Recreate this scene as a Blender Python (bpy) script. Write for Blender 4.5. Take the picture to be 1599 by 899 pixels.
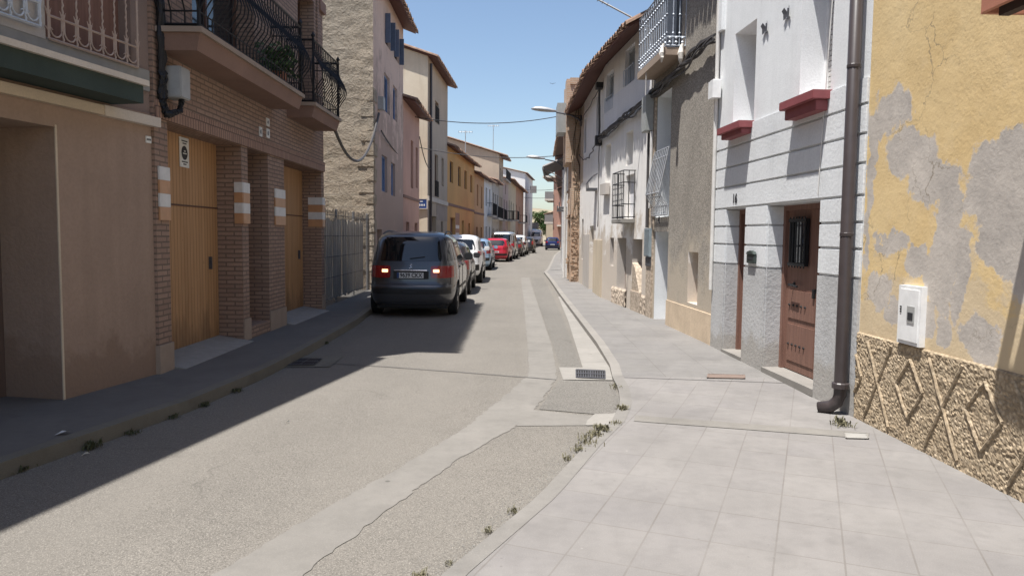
import bpy, bmesh, math, random
from mathutils import Vector, Matrix
random.seed(7)
R = math.radians
for o in list(bpy.data.objects): bpy.data.objects.remove(o)
SC = bpy.context.scene
COL = SC.collection
# ------------------------------------------------------------------ camera
cam = bpy.data.cameras.new('camera'); co = bpy.data.objects.new('camera', cam); COL.objects.link(co)
cam.sensor_width = 36; cam.lens = 1155/1599*36; cam.clip_end = 5000; cam.clip_start = .05
P_, RO = R(4.09), R(0.6)
fw = Vector((0, math.cos(P_), -math.sin(P_))); r0 = Vector((1, 0, 0)); u0_ = Vector((0, math.sin(P_), math.cos(P_)))
rr = r0*math.cos(RO)+u0_*math.sin(RO); uu = u0_*math.cos(RO)-r0*math.sin(RO)
m = Matrix((rr, uu, -fw)).transposed().to_4x4(); m.translation = (0, 0, 1.66)
co.matrix_world = m
SC.camera = co
# ------------------------------------------------------------------ light
SUN = Vector((-1, -.95, 4.4)).normalized()
w = bpy.data.worlds.new('World'); SC.world = w; w.use_nodes = True
nt = w.node_tree; bg = nt.nodes['Background']
sky = nt.nodes.new('ShaderNodeTexSky'); sky.sky_type = 'NISHITA'; sky.sun_disc = False
sky.sun_elevation = math.asin(SUN.z); sky.sun_rotation = R(226.5); sky.air_density = 1.0; sky.dust_density = 1.0; sky.ozone_density = 1.2
bg.inputs[1].default_value = .1
nt.links.new(sky.outputs[0], bg.inputs[0])
sl = bpy.data.lights.new('sun', 'SUN'); sl.energy = 5.0; sl.angle = R(.53); sl.color = (1, .97, .925)
so = bpy.data.objects.new('sun', sl); COL.objects.link(so); so.rotation_euler = SUN.to_track_quat('Z', 'Y').to_euler(); so.location = (0, 0, 30)
SC.view_settings.view_transform = 'Standard'; SC.view_settings.look = 'None'
SC.view_settings.exposure = 0.72; SC.view_settings.gamma = 1
# ------------------------------------------------------------------ materials
MATS = {}
class NT:
    def __init__(s, name):
        s.m = bpy.data.materials.new(name); s.m.use_nodes = True; s.t = s.m.node_tree; s.b = s.t.nodes['Principled BSDF']
        MATS[name] = s.m
    def n(s, ty, **k):
        x = s.t.nodes.new('ShaderNode'+ty)
        for a, v in k.items(): setattr(x, a, v)
        return x
    def l(s, a, b): s.t.links.new(a, b)
    def pos(s):
        return s.n('NewGeometry').outputs['Position']
    def uv(s): return s.n('UVMap').outputs[0]
    def noise(s, vec, scale, detail=4, rough=.55, dist=0):
        x = s.n('TexNoise'); x.inputs['Scale'].default_value = scale; x.inputs['Detail'].default_value = detail
        x.inputs['Roughness'].default_value = rough; x.inputs['Distortion'].default_value = dist; s.l(vec, x.inputs['Vector']); return x.outputs['Fac']
    def vor(s, vec, scale, feat='F1'):
        x = s.n('TexVoronoi', feature=feat); x.inputs['Scale'].default_value = scale; s.l(vec, x.inputs['Vector']); return x
    def ramp(s, fac, stops):
        x = s.n('ValToRGB'); e = x.color_ramp.elements
        while len(e) < len(stops): e.new(.5)
        for i, (p, c) in enumerate(stops):
            e[i].position = p; c = (c, c, c) if isinstance(c, (int, float)) else c; e[i].color = (*c, 1)
        s.l(fac, x.inputs[0]); return x.outputs[0]
    def mix(s, fac, a, b, bt='MIX'):
        x = s.n('Mix', data_type='RGBA', blend_type=bt)
        for i, v in ((0, fac), (6, a), (7, b)):
            if isinstance(v, (int, float)): x.inputs[i].default_value = v
            elif isinstance(v, (tuple, list)): x.inputs[i].default_value = (*v, 1)
            else: s.l(v, x.inputs[i])
        return x.outputs[2]
    def math(s, op, a, b=0., c=None):
        x = s.n('Math', operation=op)
        for i, v in enumerate((a, b) if c is None else (a, b, c)):
            if isinstance(v, (int, float)): x.inputs[i].default_value = v
            else: s.l(v, x.inputs[i])
        return x.outputs[0]
    def mapping(s, vec, sc=(1, 1, 1), rot=(0, 0, 0), loc=(0, 0, 0)):
        x = s.n('Mapping'); x.inputs['Scale'].default_value = sc; x.inputs['Rotation'].default_value = rot; x.inputs['Location'].default_value = loc
        s.l(vec, x.inputs[0]); return x.outputs[0]
    def bump(s, h, strength=.5, dist=.02, prev=None):
        x = s.n('Bump'); x.inputs['Strength'].default_value = strength; x.inputs['Distance'].default_value = dist
        s.l(h, x.inputs['Height'])
        if prev is not None: s.l(prev, x.inputs['Normal'])
        return x.outputs[0]
    def out(s, col=None, rough=.85, metal=0., normal=None, spec=.3):
        if col is not None:
            if isinstance(col, tuple): s.b.inputs['Base Color'].default_value = (*col, 1)
            else: s.l(col, s.b.inputs['Base Color'])
        if isinstance(rough, (int, float)): s.b.inputs['Roughness'].default_value = rough
        else: s.l(rough, s.b.inputs['Roughness'])
        s.b.inputs['Metallic'].default_value = metal
        s.b.inputs['Specular IOR Level'].default_value = spec
        if normal is not None: s.l(normal, s.b.inputs['Normal'])
        return s.m
def sc3(c, k): return tuple(min(1, x*k) for x in c)
def stucco(name, c, var=.12, scale=1.2, fine=60, bump=.35, bd=.006, dirt=None, dirtz=None, c2=None, streak=.12):
    t = NT(name); p = t.pos()
    a = t.noise(p, scale, 6, .6)
    col = t.mix(t.ramp(a, [(.3, 0.), (.7, 1.)]), sc3(c, 1-var), sc3(c2 or c, 1+var))
    st = t.noise(t.mapping(p, (4, 4, .35)), 1.3, 5, .6)
    col = t.mix(t.ramp(st, [(.5, 0.), (.8, streak*2)]), col, sc3(c, .55))
    if dirt:
        z = t.n('SeparateXYZ'); t.l(p, z.inputs[0])
        f = t.math('ADD', t.math('MULTIPLY', z.outputs[2], -1./dirtz), t.math('MULTIPLY', t.noise(p, 2.2, 6, .65), 1.6))
        col = t.mix(t.ramp(f, [(.1, 0.), (.32, .85)]), col, dirt)
    sp = t.noise(p, fine, 3, .6)
    col = t.mix(t.ramp(sp, [(.35, .16), (.6, 0.)]), col, sc3(c, .5))
    n = t.bump(sp, bump, bd); n = t.bump(a, .3, .03, n)
    return t.out(col, .92, normal=n)
def plain(name, c, rough=.6, metal=0., var=.1, scale=8, bump=0., spec=.4):
    t = NT(name); p = t.pos(); a = t.noise(p, scale, 5, .6)
    col = t.mix(t.ramp(a, [(.3, 0.), (.7, 1.)]), sc3(c, 1-var), sc3(c, 1+var))
    n = t.bump(t.noise(p, scale*6, 3), bump, .005) if bump else None
    return t.out(col, rough, metal, n, spec)
def brick(name, c1, c2, mortar, bw=.25, bh=.065, ms=.012, bump=.6, var=.5):
    t = NT(name); v = t.uv(); p = t.pos()
    d = t.n('VectorMath', operation='MULTIPLY_ADD'); nz = t.n('TexNoise'); nz.inputs['Scale'].default_value = 5; t.l(p, nz.inputs['Vector'])
    t.l(nz.outputs['Color'], d.inputs[0]); d.inputs[1].default_value = (.012, .012, 0); t.l(v, d.inputs[2])
    b = t.n('TexBrick'); t.l(d.outputs[0], b.inputs['Vector']); b.inputs['Scale'].default_value = 1
    b.inputs['Brick Width'].default_value = bw; b.inputs['Row Height'].default_value = bh; b.inputs['Mortar Size'].default_value = ms; b.inputs['Mortar Smooth'].default_value = .3
    b.inputs['Color1'].default_value = (*c1, 1); b.inputs['Color2'].default_value = (*c2, 1); b.inputs['Mortar'].default_value = (*mortar, 1); b.inputs['Bias'].default_value = 0
    a = t.noise(p, 2.2, 6, .65)
    col = t.mix(t.ramp(a, [(.3, 0.), (.75, var)]), b.outputs[0], sc3(c1, .6))
    g = t.noise(p, 45, 3)
    col = t.mix(t.ramp(g, [(.4, .25), (.6, 0.)]), col, sc3(c1, .5))
    n = t.bump(b.outputs['Fac'], -bump, .012); n = t.bump(g, .25, .005, n)
    return t.out(col, .9, normal=n)
# grounds
def asphalt(name, base, warm):
    t = NT(name); p = t.pos()
    big = t.noise(p, .35, 5, .6); md = t.noise(p, 2.3, 6, .7); fn = t.noise(p, 130, 2, .7)
    st = t.noise(t.mapping(p, (1.6, .12, 1)), 1.2, 5, .6)
    col = t.mix(t.ramp(big, [(.3, 0.), (.7, 1.)]), sc3(base, .9), sc3(warm, 1.08))
    col = t.mix(t.ramp(md, [(.35, .35), (.6, 0.)]), col, sc3(base, .72))
    col = t.mix(t.ramp(st, [(.5, 0.), (.75, .45)]), col, sc3(base, .78))
    vv = t.vor(p, 90); col = t.mix(t.ramp(vv.outputs['Color'], [(.0, .7), (.5, 0.)]), col, sc3(base, .5))
    col = t.mix(t.ramp(fn, [(.5, 0.), (.68, .85)]), col, sc3(warm, 1.9)); col = t.mix(t.ramp(t.noise(p, 75, 3, .7), [(.32, .8), (.46, 0.)]), col, sc3(base, .5))
    sp = t.vor(p, 3.1); col = t.mix(t.ramp(sp.outputs['Distance'], [(.035, .5), (.05, 0.)]), col, sc3(warm, 1.5))
    dn = t.n('VectorMath', operation='MULTIPLY_ADD'); tn = t.n('TexNoise'); tn.inputs['Scale'].default_value = 1.7; tn.inputs['Detail'].default_value = 6; t.l(p, tn.inputs['Vector'])
    t.l(tn.outputs['Color'], dn.inputs[0]); dn.inputs[1].default_value = (.9, .9, 0); t.l(p, dn.inputs[2])
    cr = t.vor(dn.outputs[0], .42, 'DISTANCE_TO_EDGE'); cm = t.math('MULTIPLY', t.ramp(cr.outputs['Distance'], [(.002, 1.), (.006, 0.)]), t.ramp(t.noise(p, .5, 3), [(.5, 0.), (.62, .4)]))
    col = t.mix(cm, col, sc3(base, .35))
    so_ = t.noise(p, 1.1, 3, .4); col = t.mix(t.ramp(so_, [(.66, 0.), (.76, .35)]), col, sc3(base, .5))
    tr = t.noise(t.mapping(p, (1.1, .05, 1)), .9, 3, .5); col = t.mix(t.ramp(tr, [(.45, 0.), (.7, .35)]), col, sc3(warm, 1.18))
    n = t.bump(fn, .5, .006); n = t.bump(md, .2, .01, n)
    return t.out(col, .88, normal=n, spec=.25)
asphalt('asphalt', (.157, .145, .128), (.171, .157, .138))
asphalt('asphalt_patch', (.142, .133, .12), (.157, .147, .132))
def concrete(name, c, joints=None, rough=.85):
    t = NT(name); p = t.pos()
    a = t.noise(p, 1.1, 7, .65); b = t.noise(p, 9, 5, .6); fn = t.noise(p, 140, 2)
    col = t.mix(t.ramp(a, [(.3, 0.), (.7, 1.)]), sc3(c, .85), sc3(c, 1.1))
    col = t.mix(t.ramp(b, [(.3, .45), (.55, 0.)]), col, sc3(c, .78)); col = t.mix(t.ramp(fn, [(.5, 0.), (.75, .4)]), col, sc3(c, 1.35))
    sp = t.vor(p, 1.9); col = t.mix(t.ramp(sp.outputs['Distance'], [(.025, .7), (.04, 0.)]), col, sc3(c, .4)); sp = t.vor(p, 6.3); col = t.mix(t.ramp(sp.outputs['Distance'], [(.03, .5), (.06, 0.)]), col, sc3(c, .6))
    sp = t.vor(p, 2.9); col = t.mix(t.ramp(sp.outputs['Distance'], [(.02, .7), (.035, 0.)]), col, sc3(c, 1.5))
    so_ = t.noise(p, 1.9, 5, .6); col = t.mix(t.ramp(so_, [(.54, 0.), (.7, .45)]), col, sc3(c, .66))
    wh = t.noise(t.mapping(p, (1, 1, 1), (0, 0, .7), (3, 5, 0)), 2.7, 6, .7); col = t.mix(t.ramp(wh, [(.6, 0.), (.75, .35)]), col, sc3(c, 1.3))
    n = t.bump(fn, .25, .004)
    if joints:
        j = t.n('TexBrick'); j.offset = joints[3]; t.l(t.mapping(p, rot=(0, 0, R(joints[2])), loc=(joints[4], joints[5], 0)), j.inputs['Vector']); j.inputs['Scale'].default_value = 1
        j.inputs['Brick Width'].default_value = joints[0]; j.inputs['Row Height'].default_value = joints[1]
        j.inputs['Mortar Size'].default_value = .006; j.inputs['Mortar Smooth'].default_value = .4
        j.inputs['Color1'].default_value = (1, 1, 1, 1); j.inputs['Color2'].default_value = (.9, .9, .92, 1); j.inputs['Mortar'].default_value = (.72, .70, .68, 1)
        col = t.mix(t.ramp(t.noise(p, 1.3, 4), [(.35, .25), (.65, 1.)]), col, t.mix(1., col, j.outputs[0], 'MULTIPLY'))
        n = t.bump(j.outputs['Fac'], -.3, .006, n)
    return t.out(col, rough, normal=n, spec=.25)
concrete('tile_paving', (.218, .206, .195), (.335, .47, 22, 0, .12, .2))
concrete('tile_paving_far', (.196, .187, .177), (.6, .4, 0, 0, 0, 0))
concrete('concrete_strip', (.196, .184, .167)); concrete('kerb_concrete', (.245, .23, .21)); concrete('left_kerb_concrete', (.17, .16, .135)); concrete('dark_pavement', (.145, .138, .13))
concrete('plinth_concrete', (.36, .28, .22)); concrete('worn_kerb', (.2, .189, .174)); concrete('light_concrete', (.265, .25, .228))
t = NT('earth'); p = t.pos(); t.out(t.mix(t.noise(p, .02, 8, .65), (.16, .13, .09), (.36, .3, .2)), .95)
# walls
stucco('beige_stucco', (.36, .26, .20), var=.1, fine=30, bump=.6, bd=.01, scale=1.1, streak=.14, dirt=(.27, .185, .135), dirtz=.9)
stucco('upper_stucco', (.26, .195, .165))
stucco('dark_green_fascia', (.05, .068, .06), var=.15, bump=.1)
stucco('cream_trim', (.62, .55, .47), bump=.1)
stucco('ledge_beige', (.6, .5, .38), bump=.1, var=.15)
stucco('soffit_brown', (.27, .17, .13), bump=.1)
stucco('salmon_stucco', (.62, .47, .385), dirt=(.4, .3, .25), dirtz=9, scale=.6)
stucco('pink_stucco', (.58, .36, .28), scale=.7)
stucco('cream_stucco', (.62, .5, .36), scale=.5, streak=.2, c2=(.62, .55, .43))
stucco('tan_stucco', (.48, .39, .30), scale=.5)
stucco('lower_tan', (.38, .31, .26))
stucco('ochre_stucco', (.66, .38, .15), scale=.5, streak=.05)
stucco('orange_stucco', (.62, .36, .19), scale=.5)
stucco('grey_stucco', (.5, .46, .42), scale=.7); stucco('rose_stucco', (.5, .38, .34), scale=.7)
stucco('sand_stucco', (.56, .47, .35), scale=.7); stucco('brown_stucco', (.42, .25, .18), scale=.7)
stucco('far_white', (.8, .79, .77), var=.05, scale=.5, streak=.03)
stucco('render_white', (.77, .785, .79), var=.05, streak=.11)
stucco('white_rough', (.72, .735, .745), var=.05, fine=30, bump=.35, bd=.010, streak=.13)
stucco('grey_rough', (.47, .47, .47), var=.07, fine=26, bump=.45, bd=.012, streak=.14, dirt=(.36, .34, .31), dirtz=.6)
stucco('old_white', (.84, .81, .77), var=.05, dirt=(.52, .44, .355), dirtz=2.9, streak=.13, scale=1.6)
stucco('old_white_upper', (.78, .77, .78), var=.06, streak=.1)
stucco('beige_base', (.60, .48, .35), var=.12, scale=2.2, fine=25)
def pebble(name, c, cs, scale=45, bump=1., bd=.02, lowcol=None):
    t = NT(name); p = t.pos(); v = t.vor(p, scale); v2 = t.vor(p, scale*2.3)
    a = t.noise(p, 1.1, 6, .65)
    col = t.mix(t.ramp(a, [(.3, 0.), (.7, 1.)]), sc3(c, .72), sc3(c, 1.2))
    col = t.mix(t.ramp(v.outputs['Color'], [(.1, .55), (.7, 0.)]), col, cs)
    col = t.mix(t.ramp(v.outputs['Distance'], [(.25, 0.), (.7, .7)]), col, sc3(c, .45))
    if lowcol:
        z = t.n('SeparateXYZ'); t.l(p, z.inputs[0])
        f = t.math('ADD', t.math('MULTIPLY', z.outputs[2], -.55), t.math('MULTIPLY', t.noise(p, 1.3, 6, .65), 2.2))
        col = t.mix(t.ramp(f, [(.2, 0.), (.55, .7)]), col, lowcol)
    n = t.bump(v.outputs['Distance'], -bump, bd); n = t.bump(v2.outputs['Distance'], -.5, bd*.5, n)
    return t.out(col, .95, normal=n)
pebble('pebbledash', (.37, .335, .29), (.55, .5, .43), 42, 1., .02, (.5, .43, .34))
pebble('rubble_base', (.43, .335, .225), (.54, .45, .33), 34, .8, .02)
pebble('pebbly_plaster', (.56, .46, .36), (.62, .52, .42), 18, 1., .03)
# rough stone side wall with quoins
t = NT('old_stone'); p = t.pos(); uv = t.uv()
a = t.noise(p, 1.6, 8, .7, .4); b = t.noise(p, 7, 6, .7, 1.2); st = t.vor(t.mapping(p, (1.6, 1.6, 2.6)), 1.5); c_ = t.noise(p, .35, 4, .6)
col = t.mix(t.ramp(a, [(.3, 0.), (.7, 1.)]), (.34, .285, .22), (.48, .405, .315))
col = t.mix(t.ramp(c_, [(.4, 0.), (.62, .6)]), col, (.38, .345, .29))
z = t.n('SeparateXYZ'); t.l(p, z.inputs[0])
low = t.math('ADD', t.math('MULTIPLY', z.outputs[2], -.28), t.math('MULTIPLY', t.noise(p, .7, 6, .7), 3.))
lm = t.ramp(low, [(.25, 0.), (.45, 1.)])
bk = t.n('TexBrick'); t.l(uv, bk.inputs['Vector']); bk.inputs['Scale'].default_value = 1; bk.inputs['Brick Width'].default_value = .62; bk.inputs['Row Height'].default_value = .34
bk.inputs['Mortar Size'].default_value = .02; bk.inputs['Color1'].default_value = (.47, .34, .23, 1); bk.inputs['Color2'].default_value = (.50, .40, .28, 1); bk.inputs['Mortar'].default_value = (.26, .21, .155, 1)
col = t.mix(lm, col, t.mix(.75, bk.outputs[0], col))
n = t.bump(t.noise(p, 16, 5, .7), .9, .04); n = t.bump(b, .9, .06, n); n = t.bump(a, .7, .12, n); n = t.bump(st.outputs['Distance'], .5, .08, n)
col = t.mix(t.ramp(t.noise(t.mapping(p, (1, 1, 2.2)), 3.2, 7, .75, .8), [(.36, .5), (.5, 0.)]), col, (.22, .18, .14))
t.out(col, .95, normal=n)
# peeling yellow wall
t = NT('peeling_yellow'); p = t.pos(); uv = t.uv()
nn = t.n('TexNoise'); nn.inputs['Scale'].default_value = 3.2; nn.inputs['Detail'].default_value = 7; nn.inputs['Roughness'].default_value = .62; t.l(uv, nn.inputs['Vector'])
dd = t.n('VectorMath', operation='MULTIPLY_ADD'); t.l(nn.outputs['Color'], dd.inputs[0]); dd.inputs[1].default_value = (.42, .55, 0); t.l(uv, dd.inputs[2])
dd2 = t.n('VectorMath', operation='SUBTRACT'); t.l(dd.outputs[0], dd2.inputs[0]); dd2.inputs[1].default_value = (.21, .275, 0)
ELL = [(1.85, 2.72, .36, .2), (1.5, 2.35, .36, .2), (1.15, 2.1, .32, .2), (2.07, 2.4, .07, .5), (2.12, 1.9, .05, .6), (.93, 1.75, .16, .45), (.35, 2.05, .44, .32), (.3, 1.7, .3, .25), (1.02, 1.35, .2, .3),
       (1.7, 1.62, .28, .1), (1.3, 1.5, .14, .12), (.75, 1.42, .08, .4), (.88, .98, .13, .14), (.5, .98, .2, .17), (.1, 1.5, .13, .3), (1.85, 1.2, .22, .16), (1.15, 1.02, .12, .12), (-.6, 2.2, .5, .7), (-.9, 1.1, .3, .3), (1.62, 1.0, .12, .1)]
cur = None
for (cx, cz, ax, az) in ELL:
    mp = t.n('Mapping'); mp.vector_type = 'POINT'; mp.inputs['Location'].default_value = (-cx/ax, -cz/az, 0); mp.inputs['Scale'].default_value = (1/ax, 1/az, 0); t.l(dd2.outputs[0], mp.inputs[0])
    ln = t.n('VectorMath', operation='LENGTH'); t.l(mp.outputs[0], ln.inputs[0])
    cur = ln.outputs['Value'] if cur is None else t.math('SMOOTH_MIN', cur, ln.outputs['Value'], .25)
cur = t.math('ADD', cur, t.math('MULTIPLY', t.math('SUBTRACT', t.noise(uv, 7, 7, .75), .5), .95))
cur = t.math('ADD', cur, t.math('MULTIPLY', t.math('SUBTRACT', t.noise(t.mapping(uv, (1, .3, 1)), 14, 5, .6), .5), .4))
mk = t.ramp(t.math('MULTIPLY', cur, .5), [(.485, 1.), (.497, 0.)]); rim = t.ramp(t.math('MULTIPLY', cur, .5), [(.47, 0.), (.488, .8), (.505, .45), (.54, 0.)])
a = t.noise(p, 1.5, 7, .65)
yel = t.mix(t.ramp(a, [(.3, 0.), (.7, 1.)]), (.64, .465, .23), (.72, .55, .30))
yel = t.mix(t.ramp(t.noise(p, 5, 6, .7), [(.55, 0.), (.75, .3)]), yel, (.72, .58, .38))
gr = t.mix(t.ramp(t.noise(p, 2.6, 7, .7), [(.3, 0.), (.7, 1.)]), (.40, .365, .33), (.58, .525, .465))
sx = t.n('SeparateXYZ'); t.l(uv, sx.inputs[0])
pale = t.math('ADD', t.math('MULTIPLY', sx.outputs[1], -1.), t.math('MULTIPLY', t.noise(uv, 2., 7, .7), 3.1))
yel = t.mix(t.ramp(pale, [(.1, 0.), (.3, .6)]), yel, (.56, .47, .35))
col = t.mix(mk, yel, gr); col = t.mix(rim, col, (.60, .51, .40))
crk = t.vor(t.mapping(dd2.outputs[0], (1, 1, 1)), 1.6, 'DISTANCE_TO_EDGE'); col = t.mix(t.math('MULTIPLY', t.ramp(crk.outputs['Distance'], [(.003, .7), (.008, 0.)]), t.ramp(t.noise(uv, 1.1, 2), [(.5, 0.), (.6, 1.)])), col, (.22, .18, .13))
n = t.bump(mk, -1., .03); n = t.bump(t.noise(p, 34, 5, .6), .25, .012, n); n = t.bump(t.noise(p, 4, 4), .25, .03, n)
t.out(col, .93, normal=n)
# bricks
brick('brown_brick', (.42, .285, .215), (.31, .205, .155), (.15, .115, .092), .24, .062, .011)
brick('soldier_brick', (.42, .27, .2), (.34, .21, .155), (.1, .07, .06), .07, .3, .008)
brick('rough_brick', (.50, .31, .2), (.62, .43, .3), (.56, .47, .37), .26, .065, .02, 1., .6)
brick('pink_brick', (.5, .27, .2), (.44, .24, .18), (.35, .26, .22), .25, .07, .01)
# wood
t = NT('garage_wood'); p = t.pos(); uv = t.uv(); zz_ = t.n('SeparateXYZ'); t.l(p, zz_.inputs[0])
w1 = t.noise(t.mapping(uv, (38, 1.6, 1)), 1.2, 5, .6, .3); w2 = t.n('TexWave', wave_type='BANDS', bands_direction='X'); t.l(uv, w2.inputs[0]); w2.inputs['Scale'].default_value = 1.
bd = t.n('TexBrick'); t.l(uv, bd.inputs[0]); bd.inputs['Scale'].default_value = 1; bd.inputs['Brick Width'].default_value = .09; bd.inputs['Row Height'].default_value = 5; bd.inputs['Mortar Size'].default_value = .005; bd.inputs['Color1'].default_value = (.56, .33, .165, 1); bd.inputs['Color2'].default_value = (.46, .265, .13, 1); bd.inputs['Mortar'].default_value = (.17, .08, .035, 1); bd.offset = 0
kn = t.vor(t.mapping(uv, (3.2, 1., 1)), 2.2)
col = t.mix(t.ramp(w1, [(.3, .5), (.65, 0.)]), bd.outputs[0], (.33, .16, .055))
col = t.mix(t.ramp(kn.outputs['Distance'], [(.03, .9), (.06, 0.)]), col, (.12, .055, .02))
col = t.mix(t.ramp(t.math('ADD', t.math('MULTIPLY', zz_.outputs[2], -1.3), t.math('MULTIPLY', t.noise(t.mapping(p, (3, 3, .8)), 2., 5, .6), 1.9)), [(.1, 0.), (.7, .6)]), col, (.13, .075, .04))
t.out(col, .6, normal=t.bump(bd.outputs['Fac'], -.7, .008))
def wood(name, c, rough=.6):
    t = NT(name); p = t.pos(); a = t.noise(t.mapping(p, (9, 9, .7)), 3, 5, .6)
    return t.out(t.mix(t.ramp(a, [(.3, 0.), (.7, 1.)]), sc3(c, .8), sc3(c, 1.15)), rough, normal=t.bump(a, .2, .004))
wood('door_brown', (.205, .112, .085), .6); wood('dark_wood', (.12, .065, .045)); wood('eave_wood', (.12, .055, .045)); wood('grey_board', (.74, .67, .57), .85); wood('jamb_dark', (.14, .10, .085))
t = NT('roof_tile'); p = t.pos(); a = t.noise(p, 6, 5, .7)
t.out(t.mix(t.ramp(a, [(.3, 0.), (.7, 1.)]), (.15, .095, .075), (.36, .24, .17)), .92, normal=t.bump(t.noise(p, 30, 4), .5, .01))
for nme, c, r_, mt in [('black_iron', (.018, .018, .02), .5, .3), ('grey_iron', (.42, .46, .52), .5, .2), ('silver_iron', (.38, .39, .41), .45, .3), ('tan_iron', (.42, .32, .26), .6, 0), ('dark_grey_iron', (.09, .09, .1), .5, .3),
        ('pipe_brown', (.052, .042, .042), .38, 0), ('pipe_white', (.62, .6, .57), .5, 0), ('cable_black', (.014, .014, .016), .55, 0), ('cable_grey', (.07, .065, .065), .6, 0),
        ('white_plastic', (.78, .78, .77), .4, 0), ('grey_plastic', (.36, .36, .35), .5, 0), ('grey_box', (.33, .34, .33), .5, 0), ('cabinet_blue', (.34, .40, .43), .45, .3), ('sill_red', (.25, .07, .075), .6, 0), ('mailbox_green', (.05, .065, .06), .5, .2),
        ('blue_paint', (.16, .25, .44), .6, 0), ('blue_dark', (.1, .13, .2), .6, 0), ('rust_sheet', (.40, .17, .11), .7, 0), ('rust_dark', (.05, .03, .025), .8, 0), ('pale_grey_paint', (.5, .53, .56), .6, 0), ('tile_white', (.66, .65, .63), .35, 0), ('tile_orange', (.50, .27, .14), .35, 0),
        ('paper', (.75, .74, .7), .7, 0), ('ink', (.03, .03, .035), .6, 0), ('sign_blue', (.025, .06, .2), .4, 0), ('galvanised', (.4, .4, .4), .55, .5), ('dirty_grey', (.28, .27, .25), .9, 0),
        ('cover_brown', (.24, .18, .15), .6, .3), ('cloth_white', (.7, .66, .6), .9, 0), ('pot', (.35, .16, .1), .8, 0), ('blind_grey', (.5, .49, .47), .6, 0), ('deep_dark', (.02, .018, .017), .9, 0), ('canopy_grey', (.22, .2, .19), .7, 0),
        ('tyre', (.018, .018, .018), .8, 0), ('plastic_black', (.02, .02, .022), .5, 0), ('rim_silver', (.5, .5, .52), .35, .8), ('plate_white', (.62, .62, .62), .4, 0), ('chrome', (.75, .76, .78), .18, 1.)]:
    plain(nme, c, r_, mt, bump=.05)
def glass(name, c, r_=.06):
    t = NT(name); t.out(c, r_, spec=.9); t.b.inputs['IOR'].default_value = 1.5; return t.m
glass('window_glass', (.02, .024, .028)); glass('car_glass', (.008, .01, .012), .03); glass('red_lens', (.28, .012, .015), .12); glass('amber_lens', (.6, .2, .03), .15); glass('clear_lens', (.55, .56, .58), .1)
t = NT('lit_lamp'); t.out((.9, .5, .25), .3); t.b.inputs['Emission Color'].default_value = (1, .55, .28, 1); t.b.inputs['Emission Strength'].default_value = 1.8
def paint(name, c, metal=.35):
    t = NT(name); p = t.pos(); a = t.noise(p, 3, 4)
    t.out(t.mix(a, sc3(c, .93), sc3(c, 1.05)), .32, metal, spec=.5); t.b.inputs['Coat Weight'].default_value = .8; t.b.inputs['Coat Roughness'].default_value = .06
    z = t.n('SeparateXYZ'); t.l(p, z.inputs[0]); f = t.math('ADD', t.math('MULTIPLY', z.outputs[2], -1.6), t.math('MULTIPLY', t.noise(p, 6, 5), 1.6))
    t.l(t.ramp(f, [(0, .3), (.6, .6)]), t.b.inputs['Roughness'])
for nme, c, mt in [('paint_graphite', (.085, .087, .096), .6), ('paint_dark', (.05, .045, .048), .5), ('paint_white', (.78, .78, .78), 0), ('paint_lightblue', (.32, .44, .58), .5), ('paint_red', (.5, .012, .03), .2), ('paint_silver', (.45, .46, .47), .6), ('paint_navy', (.02, .03, .12), .5), ('paint_beige', (.5, .47, .42), .4)]: paint(nme, c, mt)
def leaf(name, c, c2):
    t = NT(name); p = t.pos(); t.out(t.mix(t.ramp(t.noise(p, 9, 3), [(.3, 0.), (.7, 1.)]), c, c2), .7)
    t.b.inputs['Subsurface Weight'].default_value = 0
leaf('weed_leaf', (.10, .095, .055), (.19, .17, .11)); leaf('dark_weed', (.04, .05, .025), (.1, .1, .05)); leaf('tree_leaf', (.035, .075, .02), (.08, .13, .035)); leaf('plant_leaf', (.03, .07, .03), (.08, .13, .05))
wood('bark', (.12, .09, .06), .9)
M = MATS
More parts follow.
